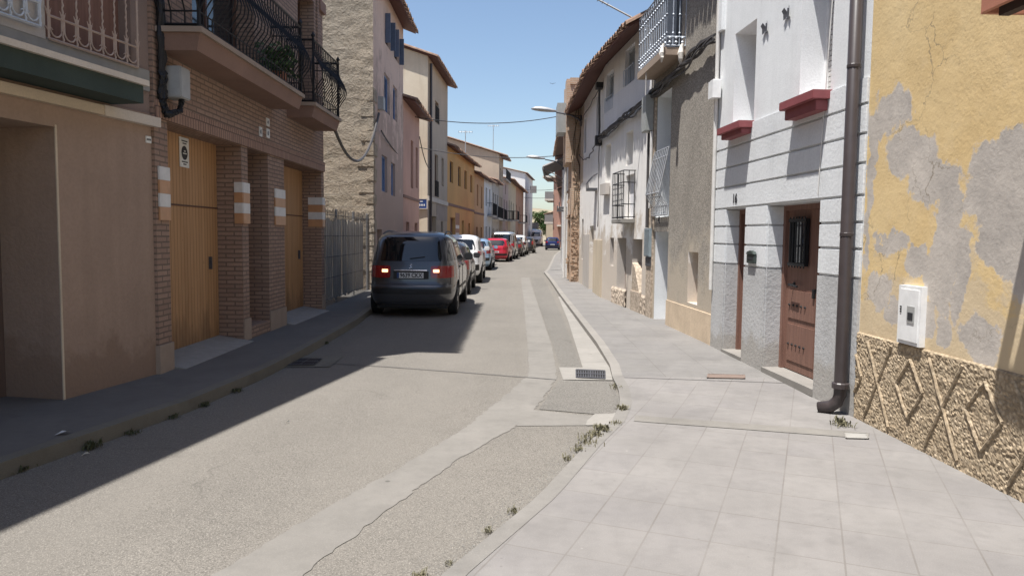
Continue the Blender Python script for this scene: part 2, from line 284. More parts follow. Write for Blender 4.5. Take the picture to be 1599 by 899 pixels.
# ------------------------------------------------------------------ mesh builder
class MB:
    def __init__(s, xf=None): s.v = []; s.f = []; s.mi = []; s.cur = 0; s.xf = xf; s.mats = []
    def mat(s, name):
        if name not in s.mats: s.mats.append(name)
        s.cur = s.mats.index(name); return s
    def add(s, vs, fs):
        o = len(s.v)
        s.v += [tuple(s.xf(*p)) if s.xf else tuple(p) for p in vs]
        for f in fs: s.f.append([i+o for i in f]); s.mi.append(s.cur)
    def quad(s, *ps): s.add(ps, [tuple(range(len(ps)))])
    def box(s, x0, x1, y0, y1, z0, z1):
        s.add([(x, y, z) for z in (z0, z1) for y in (y0, y1) for x in (x0, x1)],
              [(0, 2, 3, 1), (4, 5, 7, 6), (0, 1, 5, 4), (2, 6, 7, 3), (0, 4, 6, 2), (1, 3, 7, 5)])
    def prism(s, pts, fn, a, b):
        n = len(pts); s.add([fn(*p, a) for p in pts]+[fn(*p, b) for p in pts], [tuple(range(n)), tuple(range(2*n-1, n-1, -1))]+[(i, (i+1) % n, (i+1) % n+n, i+n) for i in range(n)])
    def tube(s, path, r, n=6, cap=True):
        path = [Vector(p) for p in path]; rings = []
        for i, p in enumerate(path):
            d = (path[min(i+1, len(path)-1)]-path[max(i-1, 0)]).normalized()
            a = d.cross(Vector((0, 0, 1)) if abs(d.z) < .9 else Vector((1, 0, 0))).normalized(); b = d.cross(a)
            q = r[i] if isinstance(r, (list, tuple)) else r
            rings.append([p+(a*math.cos(2*math.pi*k/n)+b*math.sin(2*math.pi*k/n))*q for k in range(n)])
        vs = [x for rg in rings for x in rg]; fs = []
        for i in range(len(rings)-1):
            for k in range(n): fs.append((i*n+k, i*n+(k+1) % n, (i+1)*n+(k+1) % n, (i+1)*n+k))
        if cap: fs += [tuple(range(n)), tuple(range(len(vs)-1, len(vs)-1-n, -1))]
        s.add(vs, fs)
    def lathe(s, c, prof, n=12, axis='z'):
        vs = []
        for (r, h) in prof:
            for k in range(n):
                a = 2*math.pi*k/n; x, y = r*math.cos(a), r*math.sin(a)
                vs.append({'z': (c[0]+x, c[1]+y, c[2]+h), 'x': (c[0]+h, c[1]+x, c[2]+y), 'y': (c[0]+x, c[1]+h, c[2]+y)}[axis])
        fs = [(i*n+k, i*n+(k+1) % n, (i+1)*n+(k+1) % n, (i+1)*n+k) for i in range(len(prof)-1) for k in range(n)]
        fs += [tuple(range(n)), tuple(range(len(vs)-1, len(vs)-1-n, -1))]
        s.add(vs, fs)
    def build(s, name, mat=None, parent=None, smooth=False, bevel=0):
        me = bpy.data.meshes.new(name); me.from_pydata(s.v, [], s.f)
        for mm in (s.mats or [mat]): me.materials.append(M[mm])
        for i, pl in enumerate(me.polygons): pl.material_index = s.mi[i]
        bm = bmesh.new(); bm.from_mesh(me); bmesh.ops.recalc_face_normals(bm, faces=bm.faces)
        if bevel: bmesh.ops.bevel(bm, geom=[e for e in bm.edges if len(e.link_faces) == 2 and e.calc_face_angle(0) > .6], offset=bevel, segments=2, affect='EDGES')
        bm.to_mesh(me); bm.free()
        uvl = me.uv_layers.new(name='UVMap').data; vv = me.vertices
        for pl in me.polygons:
            n = pl.normal; ax = max(range(3), key=lambda i: abs(n[i]))
            for li in pl.loop_indices:
                c = vv[me.loops[li].vertex_index].co
                uvl[li].uv = (c.x, c.z) if ax == 1 else ((c.y, c.z) if ax == 0 else (c.x, c.y))
        if smooth:
            for pl in me.polygons: pl.use_smooth = True
        o = bpy.data.objects.new(name, me); COL.objects.link(o)
        if parent: o.parent = parent
        return o
def tag(o, label, cat, group=None):
    o['label'] = label; o['category'] = cat
    if group: o['group'] = group
    return o
def thing(name, label, cat, loc=(0, 0, 0), rz=0, group=None):
    o = bpy.data.objects.new(name, None); COL.objects.link(o); o.location = loc; o.rotation_euler = (0, 0, rz); o.empty_display_size = .2
    return tag(o, label, cat, group)
def struct(name, mb, mat=None):
    o = mb.build(name, mat); o['kind'] = 'structure'; return o
def copy_tree(o, parent=None):
    c = o.copy(); COL.objects.link(c); c.parent = parent
    for ch in list(o.children): copy_tree(ch, c)
    return c
def text_part(txt, size, mat, parent, loc, rot, name='lettering', ext=.002, sx=1.):
    cu = bpy.data.curves.new('txt', 'FONT'); cu.body = txt; cu.size = size; cu.align_x = 'CENTER'; cu.align_y = 'CENTER'; cu.extrude = ext; cu.offset = size*.025
    o = bpy.data.objects.new('txt', cu); COL.objects.link(o)
    me = bpy.data.meshes.new_from_object(o.evaluated_get(bpy.context.evaluated_depsgraph_get())); bpy.data.objects.remove(o)
    me.materials.clear(); me.materials.append(M[mat])
    q = bpy.data.objects.new(name, me); COL.objects.link(q); q.parent = parent; q.location = loc; q.rotation_euler = rot; q.scale = (sx, 1, 1); return q
# ------------------------------------------------------------------ ground
PLW = [(-5.0, -12), (-4.8, 3), (-4.62, 4.0), (-3.86, 7.97), (-3.80, 14.95), (-3.9, 20), (-3.86, 31), (-3.8, 33.1), (-3.5, 39.7), (-2.66, 51.3), (-1.6, 63.5), (-.9, 75), (1.4, 105), (4, 140)]
def px_(pl, y):
    for a, b in zip(pl, pl[1:]):
        if a[1] <= y <= b[1]: return a[0]+(b[0]-a[0])*(y-a[1])/(b[1]-a[1])
    return pl[-1][0] if y > pl[-1][1] else pl[0][0]
PLK = [(-4.6, -12), (-3.95, 1.), (-3.4, 4.81), (-2.97, 6.76), (-2.82, 8.32), (-2.78, 9.58), (-2.8, 13.3), (-2.9, 15), (-2.9, 30), (-2.8, 36), (-2.05, 47), (-.95, 62), (0, 75), (2.2, 105), (4.8, 140)]
PRK = [(-1.9, -12), (-1.2, .8), (-.75, 2.2), (-.35, 3.43), (.18, 4.58), (.6, 5.76), (.9, 6.5), (1.08, 7.2), (1.16, 7.9), (1.17, 8.43), (1.24, 9.2), (1.27, 11), (1.28, 14.2), (1.3, 20), (1.36, 26), (1.38, 32), (1.62, 34.5), (2.15, 42), (3.4, 60), (5.65, 85), (7.9, 110), (10.2, 135)]
PRW = [(3.6, -12), (3.25, 4.57), (3.19, 6.75), (2.93, 10.75), (2.70, 14.75), (2.30, 18.95), (2.28, 25.35), (2.0, 25.38), (2.03, 27.4), (2.3, 34.5), (2.75, 42), (4.0, 60), (6.2, 85), (8.5, 110), (11, 140)]
g = MB(); g.quad((-900, -600, -.35), (900, -600, -.35), (900, 2400, -.35), (-900, 2400, -.35)); struct('ground', g, 'earth')
def strip(A, B, za, zb, ys, mb):
    for y0, y1 in zip(ys, ys[1:]):
        mb.quad((px_(A, y0), y0, za(y0)), (px_(B, y0), y0, zb(y0)), (px_(B, y1), y1, zb(y1)), (px_(A, y1), y1, za(y1)))
ys = [-12, -6, 0, 1, 2, 3, 3.5]+[3.5+.25*i for i in range(1, 50)]+[16+i for i in range(0, 45)]+[62, 65, 70, 75, 80, 90, 100, 110, 120, 135]
rd = MB()
A_ = [(x-.4, y) for x, y in PLK]; B_ = [(x+.4, y) for x, y in PRK]
strip(A_, B_, lambda y: -.002, lambda y: -.002, ys, rd)
rd.quad((3, 135, -.002), (12, 135, -.002), (26, 175, -.002), (14, 180, -.002))
struct('road', rd, 'asphalt')
def zr(y): return .014 if y < 7 else (.014+(y-7)/4*.066 if y < 11 else .08)
sw = MB(); ysr = [y for y in ys]
A_ = [(x+.12, y) for x, y in PRK]; B_ = [(x+.5, y) for x, y in PRW]
i8 = [y for y in ysr if y <= 8.5]; i9 = [y for y in ysr if y >= 8.5]
sw.mat('tile_paving'); strip(A_, B_, zr, zr, i8, sw)
sw.mat('tile_paving_far'); strip(A_, B_, zr, zr, i9, sw)
struct('pavement', sw)
kb = MB(); C_ = PRK
zk = lambda y: zr(y)+.003
kb.mat('worn_kerb'); strip(C_, A_, zk, zk, i8, kb); strip(C_, C_, lambda y: -.05, zk, i8, kb); kb.mat('kerb_concrete'); strip(C_, A_, zk, zk, i9, kb); strip(C_, C_, lambda y: -.05, zk, i9, kb)
struct('kerb', kb)
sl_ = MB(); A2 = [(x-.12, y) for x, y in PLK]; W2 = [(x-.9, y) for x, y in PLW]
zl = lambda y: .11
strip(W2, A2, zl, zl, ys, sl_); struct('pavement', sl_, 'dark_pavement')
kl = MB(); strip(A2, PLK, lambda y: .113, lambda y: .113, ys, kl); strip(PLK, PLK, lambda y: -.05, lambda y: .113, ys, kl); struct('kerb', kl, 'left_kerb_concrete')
def sheet(pts, z, name, mat, th=.0):
    b = MB(); b.quad(*[(x, y, z) for x, y in pts]); return struct(name, b, mat)
def rag(pts, amp, n=4):
    out = []
    for a, b in zip(pts, pts[1:]):
        for i in range(n):
            f = i/n; out.append((a[0]+(b[0]-a[0])*f+random.uniform(-amp, amp), a[1]+(b[1]-a[1])*f+random.uniform(-amp, amp)))
    out.append(pts[-1]); return out
# pale trench patch running along the road, with its side branch
Lp = [(-2.2, .6), (-1.44, 3.47), (-1.18, 4.2), (-.83, 5.05), (-.42, 6.18), (-.11, 7.34), (.21, 8.73), (.25, 11.03), (.3, 18.6), (.34, 29.1)]
Rp = [(-1.7, .6), (-1.01, 3.48), (-.84, 4.02), (-.64, 4.64), (-.37, 5.4), (.02, 6.28), (.2, 6.8), (.54, 8.55), (.61, 11.06), (.63, 18.6), (.67, 29.1)]
b = MB(); yy = [.6+.05*i for i in range(170)]+[9.1+.2*i for i in range(100)]
ee = [px_(Lp, y)+.008*math.sin(y*9+math.sin(y*23)*2)+random.uniform(-.009, .009)*(y < 9) for y in yy]; ff = [px_(Rp, y)+.007*math.sin(y*11+2+math.sin(y*31))+random.uniform(-.011, .011)*(y < 9) for y in yy]
for k in range(len(yy)-1): b.quad((ee[k], yy[k], .002), (ff[k], yy[k], .002), (ff[k+1], yy[k+1], .002), (ee[k+1], yy[k+1], .002))
b.quad((.05, 6.35, .0024), (.75, 6.4, .0024), (.8, 6.72, .0024), (.2, 6.95, .0024))
struct('concrete_strip', b, 'concrete_strip')
sheet(rag([(.27, 6.98), (.95, 6.75), (1.1, 7.2), (1.14, 8.38), (.56, 8.42), (.27, 6.98)], .004), .004, 'asphalt_patch', 'asphalt_patch')
sheet([(.63, 9.25), (.88, 9.25), (.93, 11), (1.02, 14.3), (1.12, 20), (1.2, 29), (.7, 29), (.65, 18.6), (.63, 11.1)], .004, 'asphalt_patch', 'asphalt_patch')
gut = MB(); gl = [(.6, 8.42), (.6, 9.22), (.9, 9.22), (.97, 11), (1.1, 14.3), (1.2, 18), (1.25, 20)]; gr_ = [(1.17, 8.42), (1.24, 9.22), (1.26, 9.25), (1.27, 11), (1.28, 14.3), (1.29, 18), (1.3, 20)]
for i in range(len(gl)-1): gut.quad((*gl[i], .009), (*gr_[i], .009), (*gr_[i+1], .009), (*gl[i+1], .009))
struct('gutter', gut, 'light_concrete')
sheet(rag([(.66, 6.4), (.86, 6.38), (1.0, 6.85), (.78, 6.8), (.66, 6.4)], .02, 3), .0065, 'cement_dab', 'light_concrete')
jt = MB(); pj = [(-2.7, 9.45), (-1.6, 9.16), (-.5, 8.8), (.52, 8.43)]
for a, c in zip(pj, pj[1:]): jt.quad((a[0], a[1]-.012, .006), (c[0], c[1]-.012, .006), (c[0], c[1]+.01, .006), (a[0], a[1]+.01, .006))
jt.quad((1.3, 8.42, zr(8.4)+.004), (3.1, 8.2, zr(8.3)+.004), (3.1, 8.215, zr(8.3)+.004), (1.3, 8.435, zr(8.4)+.004))
struct('road_joint', jt, 'cable_grey')
sheet([(1.1, 6.62), (3.05, 6.1), (3.1, 6.25), (1.12, 6.82)], zr(6.6)+.006, 'pale_tile_row', 'light_concrete') if False else None
pr = MB(); pr.quad((1.1, 6.5, zr(6.5)+.005), (2.95, 6.0, zr(6)+.005), (3.05, 6.18, zr(6.2)+.005), (1.15, 6.72, zr(6.7)+.005)); struct('pale_paving_row', pr, 'concrete_strip')
def grate(name, label, corners, z, fr, bar, n=9, rows=2):
    a, b_, c, d = [Vector((*q, 0)) for q in corners]; t = thing(name, label, 'drain' if 'grate' in name else 'cover', (0, 0, 0))
    def P(s, t_, zz): q = (a*(1-s)+b_*s)*(1-t_)+(d*(1-s)+c*s)*t_; return (q.x, q.y, zz)
    m1 = MB(); m1.quad(P(0, 0, z), P(1, 0, z), P(1, 1, z), P(0, 1, z)); m1.build('sump', 'deep_dark' if n else fr, t)
    m2 = MB()
    if n:
        for i in range(n+1):
            s = i/n; 
            m2.quad(P(s-.018, 0, z+.006), P(s+.018, 0, z+.006), P(s+.018, 1, z+.006), P(s-.018, 1, z+.006))
        for j in range(rows+1):
            s = j/rows; m2.quad(P(0, s-.05, z+.009), P(1, s-.05, z+.009), P(1, s+.05, z+.009), P(0, s+.05, z+.009))
        m2.quad(P(.47, 0, z+.011), P(.53, 0, z+.011), P(.53, 1, z+.011), P(.47, 1, z+.011))
    else:
        for s0, s1, t0, t1 in ((0, 1, 0, .06), (0, 1, .94, 1), (0, .05, 0, 1), (.95, 1, 0, 1)): m2.quad(P(s0, t0, z+.004), P(s1, t0, z+.004), P(s1, t1, z+.004), P(s0, t1, z+.004))
    m2.build('bars' if n else 'rim', bar, t)
grate('drain_grate', 'iron street drain grate set in the white concrete gutter beside the sunlit kerb', [(.76, 8.54), (1.09, 8.48), (1.15, 8.97), (.8, 9.03)], .011, 'deep_dark', 'dark_grey_iron', 12)
grate('drain_grate', 'dark drain grate in the shaded road beside the left kerb', [(-2.81, 9.16), (-2.47, 9.18), (-2.49, 9.65), (-2.78, 9.64)], .012, 'deep_dark', 'dark_grey_iron', 10)
sheet([(-2.80, 9.05), (-2.25, 9.08), (-2.27, 9.95), (-2.80, 9.9)], .0075, 'drain_surround', 'left_kerb_concrete')
grate('manhole_cover', 'brown rectangular metal cover in the pavement below the brown doors', [(2.25, 8.42), (2.69, 8.40), (2.76, 8.63), (2.33, 8.67)], zr(8.5)+.008, 'cover_brown', 'cover_brown', 0)
grate('inspection_cover', 'small square cover with pale frame in the pavement near the yellow wall', [(2.76, 5.99), (2.95, 5.98), (3.01, 6.15), (2.83, 6.18)], zr(6.1)+.008, 'dirty_grey', 'light_concrete', 0)
# ------------------------------------------------------------------ buildings
class Bld:
    def __init__(s, name, label, p0, p1, side, z=0.):
        s.L = math.hypot(p1[0]-p0[0], p1[1]-p0[1]); s.side = side
        if side == 'L': o = p0; d = (p1[0]-p0[0], p1[1]-p0[1]); s.xf = None
        else: o = p1; d = (p0[0]-p1[0], p0[1]-p1[1]); L = s.L; s.xf = lambda x, y, zz: (L-x, y, zz)
        s.e = thing(name, label, 'house', (o[0], o[1], z), math.atan2(d[1], d[0]))
    def mb(s): return MB(s.xf)
    def X(s, u): return s.L-u if s.side == 'R' else u
    def wall(s, u0, u1, z0, z1, holes, mat, depth=6., name='wall', d=0., side=None, gable=0., parts=True):
        """front sheet with holes+reveals and a closed shell; hole=(u0,u1,z0,z1,recess)"""
        b = s.mb(); b.mat(mat); us = sorted({u0, u1, *[h[0] for h in holes], *[h[1] for h in holes]}); zs = sorted({z0, z1, *[h[2] for h in holes], *[h[3] for h in holes]})
        us = [u for u in us if u0 <= u <= u1]; zs = [q for q in zs if z0 <= q <= z1]
        for a, c in zip(us, us[1:]):
            for e, f in zip(zs, zs[1:]):
                mu, mz = (a+c)/2, (e+f)/2
                if any(h[0] < mu < h[1] and h[2] < mz < h[3] for h in holes): continue
                b.quad((a, d, e), (c, d, e), (c, d, f), (a, d, f))
        for h in holes:
            a, c, e, f, r = h[:5]; r += d
            if len(h) > 5: b.mat(h[5])
            b.quad((a, d, e), (a, r, e), (a, r, f), (a, d, f)); b.quad((c, d, e), (c, r, e), (c, r, f), (c, d, f)); b.quad((a, d, f), (c, d, f), (c, r, f), (a, r, f)); b.quad((a, d, e), (c, d, e), (c, r, e), (a, r, e))
            b.mat(mat)
        if side: b.mat(side)
        g_ = gable; hd = depth/2
        for u in (u0, u1):
            if g_: b.quad((u, d, z0), (u, depth, z0), (u, depth, z1), (u, hd, z1+g_), (u, d, z1))
            else: b.quad((u, d, z0), (u, depth, z0), (u, depth, z1), (u, d, z1))
        b.quad((u0, depth, z0), (u1, depth, z0), (u1, depth, z1), (u0, depth, z1))
        if not g_: b.quad((u0, d, z1), (u1, d, z1), (u1, depth, z1), (u0, depth, z1))
        return b.build(name, None, s.e)
    def panel(s, name, u0, u1, z0, z1, d, mat, th=.04, parent=None):
        b = s.mb(); b.box(u0, u1, d, d+th, z0, z1); return b.build(name, mat, parent or s.e)
    def window(s, h, kind='glass', frame='dark_wood', fill='window_glass', fw_=.05):
        a, c, e, f, r = h[:5]; b = s.mb(); w = fw_
        for q in ((a, a+w, e, f), (c-w, c, e, f), (a+w, c-w, e, e+w), (a+w, c-w, f-w, f)): b.box(q[0], q[1], r-.04, r+.03, q[2], q[3])
        if kind == 'glass': b.box((a+c)/2-w/2, (a+c)/2+w/2, r-.035, r+.03, e+w, f-w)
        if kind == 'shutter':
            for sd in (0, 1):
                x0, x1 = (a+w, (a+c)/2-.01) if not sd else ((a+c)/2+.01, c-w)
                k = e+w+.03
                while k < f-w-.04: b.add([(x0, r-.03, k), (x1, r-.03, k), (x1, r-.005, k+.03), (x0, r-.005, k+.03)], [(0, 1, 2, 3)]); k += .045
        o = b.build('window_frame', frame, s.e); p = s.mb(); p.box(a+w/2, c-w/2, r, r+.02, e+w/2, f-w/2)
        q = p.build('pane', fill, o); return o
    def door(s, h, mat='door_brown', name='door'):
        a, c, e, f, r = h[:5]; b = s.mb(); w = .07
        for q in ((a, a+w, e, f), (c-w, c, e, f), (a+w, c-w, f-w, f)): b.box(q[0], q[1], r-.05, r+.03, q[2], q[3])
        b.box(a+w, c-w, r-.01, r+.03, e, f-w)
        for z0, z1 in ((e+.15, e+(f-e)*.42), (e+(f-e)*.5, f-w-.15)): b.box(a+w+.1, c-w-.1, r-.025, r-.01, z0, z1)
        o = b.build(name, mat, s.e); k = s.mb(); k.box(c-w-.09, c-w-.06, r-.06, r-.012, e+1., e+1.12); k.build('handle', 'dark_grey_iron', o); return o
    def roof(s, u0, u1, z, over, depth, rise, soffit='eave_wood', tiles=True, ov_end=.15, sp=.21, th=.055, rows=True):
        """pitched roof: eave on the street side, ridge at depth/2"""
        hd = depth/2; sl = rise/hd; b = s.mb(); b.mat(soffit)
        a, c = u0-ov_end, u1+ov_end
        ze = z-over*sl+.02
        pts = [(-over, ze), (hd, z+rise+.02), (depth+over, ze), (depth+over, ze+th), (hd, z+rise+th+.02), (-over, ze+th)]
        b.add([(a, y, q) for y, q in pts]+[(c, y, q) for y, q in pts], [(0, 1, 7, 6), (1, 2, 8, 7), (0, 5, 4, 1), (1, 4, 3, 2), (6, 7, 10, 11), (7, 8, 9, 10), (0, 6, 11, 5)])
        b.mat('roof_tile'); b.add([(a, y, q+.003) for y, q in pts[3:]]+[(c, y, q+.003) for y, q in pts[3:]], [(0, 1, 4, 3), (1, 2, 5, 4)])
        if rows:
            n = max(1, int((c-a)/sp)); r = sp*.44
            for i in range(n+1):
                u = a+(c-a)*i/n
                for part in range(2):
                    y0, q0 = -over-.07-random.uniform(0, .03), ze+th-.01-.03*sl; y1, q1 = hd, z+rise+th+.01
                    if part: y0, q0 = depth+over+.05, ze+th-.01
                    vs = []
                    for (y, q) in ((y0, q0), (y1, q1)):
                        for k in range(6):
                            an = math.pi*k/5; vs.append((u+r*math.cos(an), y, q+r*1.05*math.sin(an)))
                    b.add(vs, [(k, k+1, 7+k, 6+k) for k in range(5)])
        return b.build('roof', None, s.e)
def rail_belly(B, u0, u1, d, z0, h, mat, belly=.16, sp=.115, ends=True):
    b = B.mb(); r = .009
    def line(pa, pb, nrm):
        L = math.hypot(pb[0]-pa[0], pb[1]-pa[1]); n = max(1, int(L/sp))
        for i in range(n+1):
            f = i/n; x = pa[0]+(pb[0]-pa[0])*f; y = pa[1]+(pb[1]-pa[1])*f; path = []
            for (zz, o) in ((0, 0), (.14, 0), (.24, .35), (.36, .9), (.46, 1.), (.58, .75), (.72, .25), (.84, 0), (1, 0)): path.append((x+nrm[0]*belly*o, y+nrm[1]*belly*o, z0+zz*h))
            b.tube(path, r, 4, False)
        for zz, q in ((0, .016), (.14, .01), (.86, .01), (1., .02)): b.tube([(pa[0], pa[1], z0+zz*h), (pb[0], pb[1], z0+zz*h)], q, 4)
    line((u0, d), (u1, d), (0, -1)); line((u0, 0), (u0, d), (-1, 0)); line((u1, d), (u1, 0), (1, 0))
    for u in (u0, u1):
        b.tube([(u, d, z0-.02), (u, d, z0+h+.03)], .022, 6); b.lathe((u, d, z0+h+.03), [(.01, 0), (.035, .03), (.035, .05), (.01, .09), (.003, .11)], 8)
    return b.build('railing', mat, B.e)
# --- left 1: beige house with garage
dx, dy = .76/4.042, 3.97/4.042
B = Bld('beige_house', 'beige stuccoed house with a deep garage opening and dark green balcony fascia', (-4.62-dx*11, 4-dy*11), (-3.86, 7.97), 'L')
U = 11.
hs = [(U-1.2, U+2.75, -.1, 2.58, .62, 'beige_stucco')]
B.wall(0, B.L, -.3, 2.9, hs, 'beige_stucco', 8, name='ground_floor_wall')
up = [(U+2.66, U+3.78, 3.36, 5.3, .15), (U-.5, U+2.0, 3.36, 5.3, .15)]
B.wall(0, B.L, 2.902, 8.3, up, 'upper_stucco', 8, name='upper_wall', d=.01)
B.panel('garage_door', U-1.2, U+2.75, -.1, 2.58, .62, 'jamb_dark')
B.panel('corner_trim', U+2.745, U+2.765, .1, 2.6, -.004, 'ledge_beige', .012)
B.panel('ledge', 0, U+4.04, 2.77, 2.86, -.07, 'ledge_beige', .07)
B.panel('white_ledge_end', U+3.28, U+4.1, 2.765, 2.865, -.08, 'cream_trim', .08)
b = B.mb(); b.box(0, U+3.46, -.36, 0, 2.90, 3.07); b.build('balcony_fascia', 'dark_green_fascia', B.e)
b = B.mb(); b.box(0, U+3.5, -.40, 0, 3.072, 3.125); b.build('balcony_edge', 'cream_trim', B.e)
b = B.mb(); b.box(0, U+4.0, -.03, .005, 3.126, 3.34); b.build('plinth', 'dirty_grey', B.e)
b = B.mb(); b.box(U+.2, U+2.64, -.035, .004, 3.32, 5.2); b.build('grey_panel', 'grey_stucco', B.e)
for h in up: B.panel('shutter', h[0], h[1], h[2], h[3], h[4], 'door_brown')
def grille_ornate(B, a, c, z0, z1, d, mat):
    b = B.mb(); n = int((c-a)/.145)
    b.tube([(a, d, z0), (c, d, z0)], .014, 4); b.tube([(a, d, z0+.2), (c, d, z0+.2)], .011, 4); b.tube([(a, d, z0), (a, d, z1)], .012, 4); b.tube([(c, d, z0), (c, d, z1)], .012, 4)
    for i in range(n+1):
        x = a+(c-a)*i/n; k = 0; path = []
        zz = z0 if i % 2 else z0+.0
        while zz < z1: path.append((x+.006*math.sin(k*2.4), d, zz)); zz += .03; k += 1
        b.tube(path, [.006+.004*(j % 2) for j in range(len(path))], 5, False)
        if i < n:
            w = (c-a)/n; pts = [(x+w*.08, d, z0+.25), (x+w*.1, d, z0+.12)]+[(x+w*.5-w*.4*math.cos(math.pi*q/6), d, z0+.1-.07*math.sin(math.pi*q/6)) for q in range(7)]+[(x+w*.9, d, z0+.12), (x+w*.92, d, z0+.25)]
            b.tube(pts, .008, 5)
        for sgn in (-1, 1): b.tube([(x, d, z0+.19), (x+sgn*.02, d, z0+.24), (x+sgn*.035, d, z0+.27)], [.009, .007, .003], 5)
        if i % 2 == 0:
            for sgn in (-1, 1): b.tube([(x, d, z0+.06), (x+sgn*.03, d, z0+.1), (x+sgn*.045, d, z0+.085)], .006, 4)
    return b.build('window_grille', mat, B.e)
grille_ornate(B, U+2.66, U+3.8, 3.33, 5.3, -.05, 'tan_iron'); grille_ornate(B, U+.6, U+2.55, 3.40, 5.1, -.07, 'pale_grey_paint')
p = B.panel('plaque', U+3.95, U+4.03, 2.59, 2.66, -.012, 'paper', .012)
q = B.mb()
for i in range(4): q.box(U+3.957+i*.017, U+3.967+i*.017, -.0145, -.0122, 2.615, 2.635)
q.build('lettering', 'ink', p)
B.roof(0, B.L, 8.3, .28, 8, 1.4, rows=False)
beigeB = B
# --- left 2: brown brick block
B = Bld('brick_house', 'brown brick block with timber garage doors and two wrought iron balconies', (-3.83, 7.975), (-3.80, 14.95), 'L')
hs = [(.3, 2.5, -.05, 2.87, .35, 'brown_brick'), (2.75, 3.62, .28, 2.87, .5, 'brown_brick'), (4.42, 6.78, -.05, 2.87, .38, 'brown_brick'), (5.3, 6.35, 3.86, 6.0, .3), (1.0, 3.1, 3.86, 6.0, .3), (1.2, 2.6, 6.9, 8.1, .2), (4.8, 5.9, 6.9, 8.1, .2)]
B.wall(0, B.L, -.3, 11.9, hs, 'brown_brick', 9)
for h in hs[:3:2]:
    o = B.panel('garage_door', h[0], h[1], .16, 2.87, h[4], 'garage_wood')
    q = B.mb(); q.box(h[0], h[1], h[4]-.012, h[4]-.001, 1.98, 2.0); q.build('door_rail', 'dark_wood', o)
    q = B.mb(); q.box(h[1]-.32, h[1]-.29, h[4]-.04, h[4]-.001, 1.15, 1.32); q.build('handle', 'dark_grey_iron', o)
    q = B.mb(); q.box(h[0]+.02, h[1]-.02, h[4]-.02, h[4]-.001, .16, .19); q.build('bottom_seal', 'dark_wood', o)
B.door(hs[1], 'door_brown')
for h in hs[3:5]: B.window(h, 'glass', 'dark_wood')
for h in hs[5:]: B.window(h, 'glass', 'dark_wood')
b = B.mb(); b.box(.02, 6.97, -.03, .001, 2.875, 3.06); b.build('lintel', 'soldier_brick', B.e)
b = B.mb(); b.box(6.62, 7.02, -.06, .002, 5.95, 6.15); b.build('cornice', 'soffit_brown', B.e)
b = B.mb(); b.box(6.5, 6.62, -.03, .002, 3.8, 11.6); b.build('pilaster', 'brown_brick', B.e)
for (a, c, x1) in ((-.02, .3, .4), (2.5, 2.75, .38), (3.62, 4.42, .36), (6.78, 6.98, .4)):
    b = B.mb(); b.box(a+.003, c+.012, -.02, .345, -.1, .42); b.build('pier_base', 'plinth_concrete', B.e)
b = B.mb(); b.box(2.76, 3.61, -.01, .4, -.1, .275); b.build('low_brick_step', 'brown_brick', B.e)
for (a, c) in ((.31, 2.49), (4.43, 6.77)):
    b = B.mb(); b.add([(a, -.15, .115), (c, -.15, .115), (c, .37, .2), (a, .37, .2), (a, -.15, .05), (c, -.15, .05), (c, .37, .05), (a, .37, .05)], [(0, 1, 2, 3), (0, 4, 5, 1), (1, 5, 6, 2), (2, 6, 7, 3), (3, 7, 4, 0)]); b.build('ramp', 'dirty_grey', B.e)
for (a, c, j) in ((.05, .295, 0), (2.505, 2.77, 1), (3.9, 4.415, 0), (6.785, 6.995, 1)):
    for k in range(4):
        b = B.mb(); z1 = 2.36-.145*k; d1 = -.024
        b.box(a, c-.006 if j else c, d1, d1+.02, z1-.143, z1)
        if j: b.box(a-.02, a-.003, -.018, .10 if c < 3 else .26, z1-.143, z1)
        b.build('wall_tile', ['tile_white', 'tile_orange'][k % 2], B.e)
# jamb-side tiles: the far jamb face turned to the viewer
for (u, dpt) in ((2.5, .16), (6.78, .24)):
    pass
for (a, c, st_) in ((.12, 3.88, 0), (4.62, 6.35, 1)):
    b = B.mb(); b.add([(a, 0, 3.6), (a, -.42, 3.6), (c, -.42, 3.6), (c, 0, 3.6), (a-.02, 0, 3.78), (a-.02, -.47, 3.78), (c+.02, -.47, 3.78), (c+.02, 0, 3.78)], [(0, 1, 2, 3), (4, 7, 6, 5), (0, 4, 5, 1), (1, 5, 6, 2), (2, 6, 7, 3)]); b.build('balcony_slab', 'soffit_brown', B.e)
    b = B.mb(); b.box(a-.05, c+.05, -.5, 0, 3.782, 3.84); b.build('balcony_cap', 'plinth_concrete', B.e)
    rail_belly(B, a, c, -.45, 3.87, 1.0, 'black_iron')
sg = B.panel('no_parking_sign', 1.34, 1.6, 2.47, 2.94-.1, .335, 'paper', .01)
q = B.mb(); q.lathe((1.47, .334, 2.65), [(.0, -.001), (.085, -.001), (.088, 0)], 20, 'y'); q.build('roundel', 'ink', sg)
for zz, ws in ((2.79, .16), (2.76, .1), (2.53, .16), (2.50, .08)):
    q = B.mb(); q.box(1.47-ws/2, 1.47+ws/2, .330, .334, zz, zz+.014); q.build('lettering', 'ink', sg)
for x0, x1, zz in ((1.42, 1.52, 2.635), (1.45, 1.49, 2.665)):
    q = B.mb(); q.box(x0, x1, .329, .3325, zz, zz+.014); q.build('symbol', 'paper', sg)
for (a, c, z0, z1) in ((3.24, 3.36, 3.10, 3.24), (3.56, 3.7, 3.3, 3.42), (3.56, 3.7, 3.12, 3.26)):
    o = B.panel('number_tile', a, c, z0, z1, -.012, 'tile_white', .012)
    q = B.mb(); q.box((a+c)/2-.008, (a+c)/2+.012, -.0145, -.0122, z0+.035, z1-.035); q.box((a+c)/2-.03, (a+c)/2-.018, -.0145, -.0122, z0+.04, z1-.05); q.build('numeral', 'ink', o)
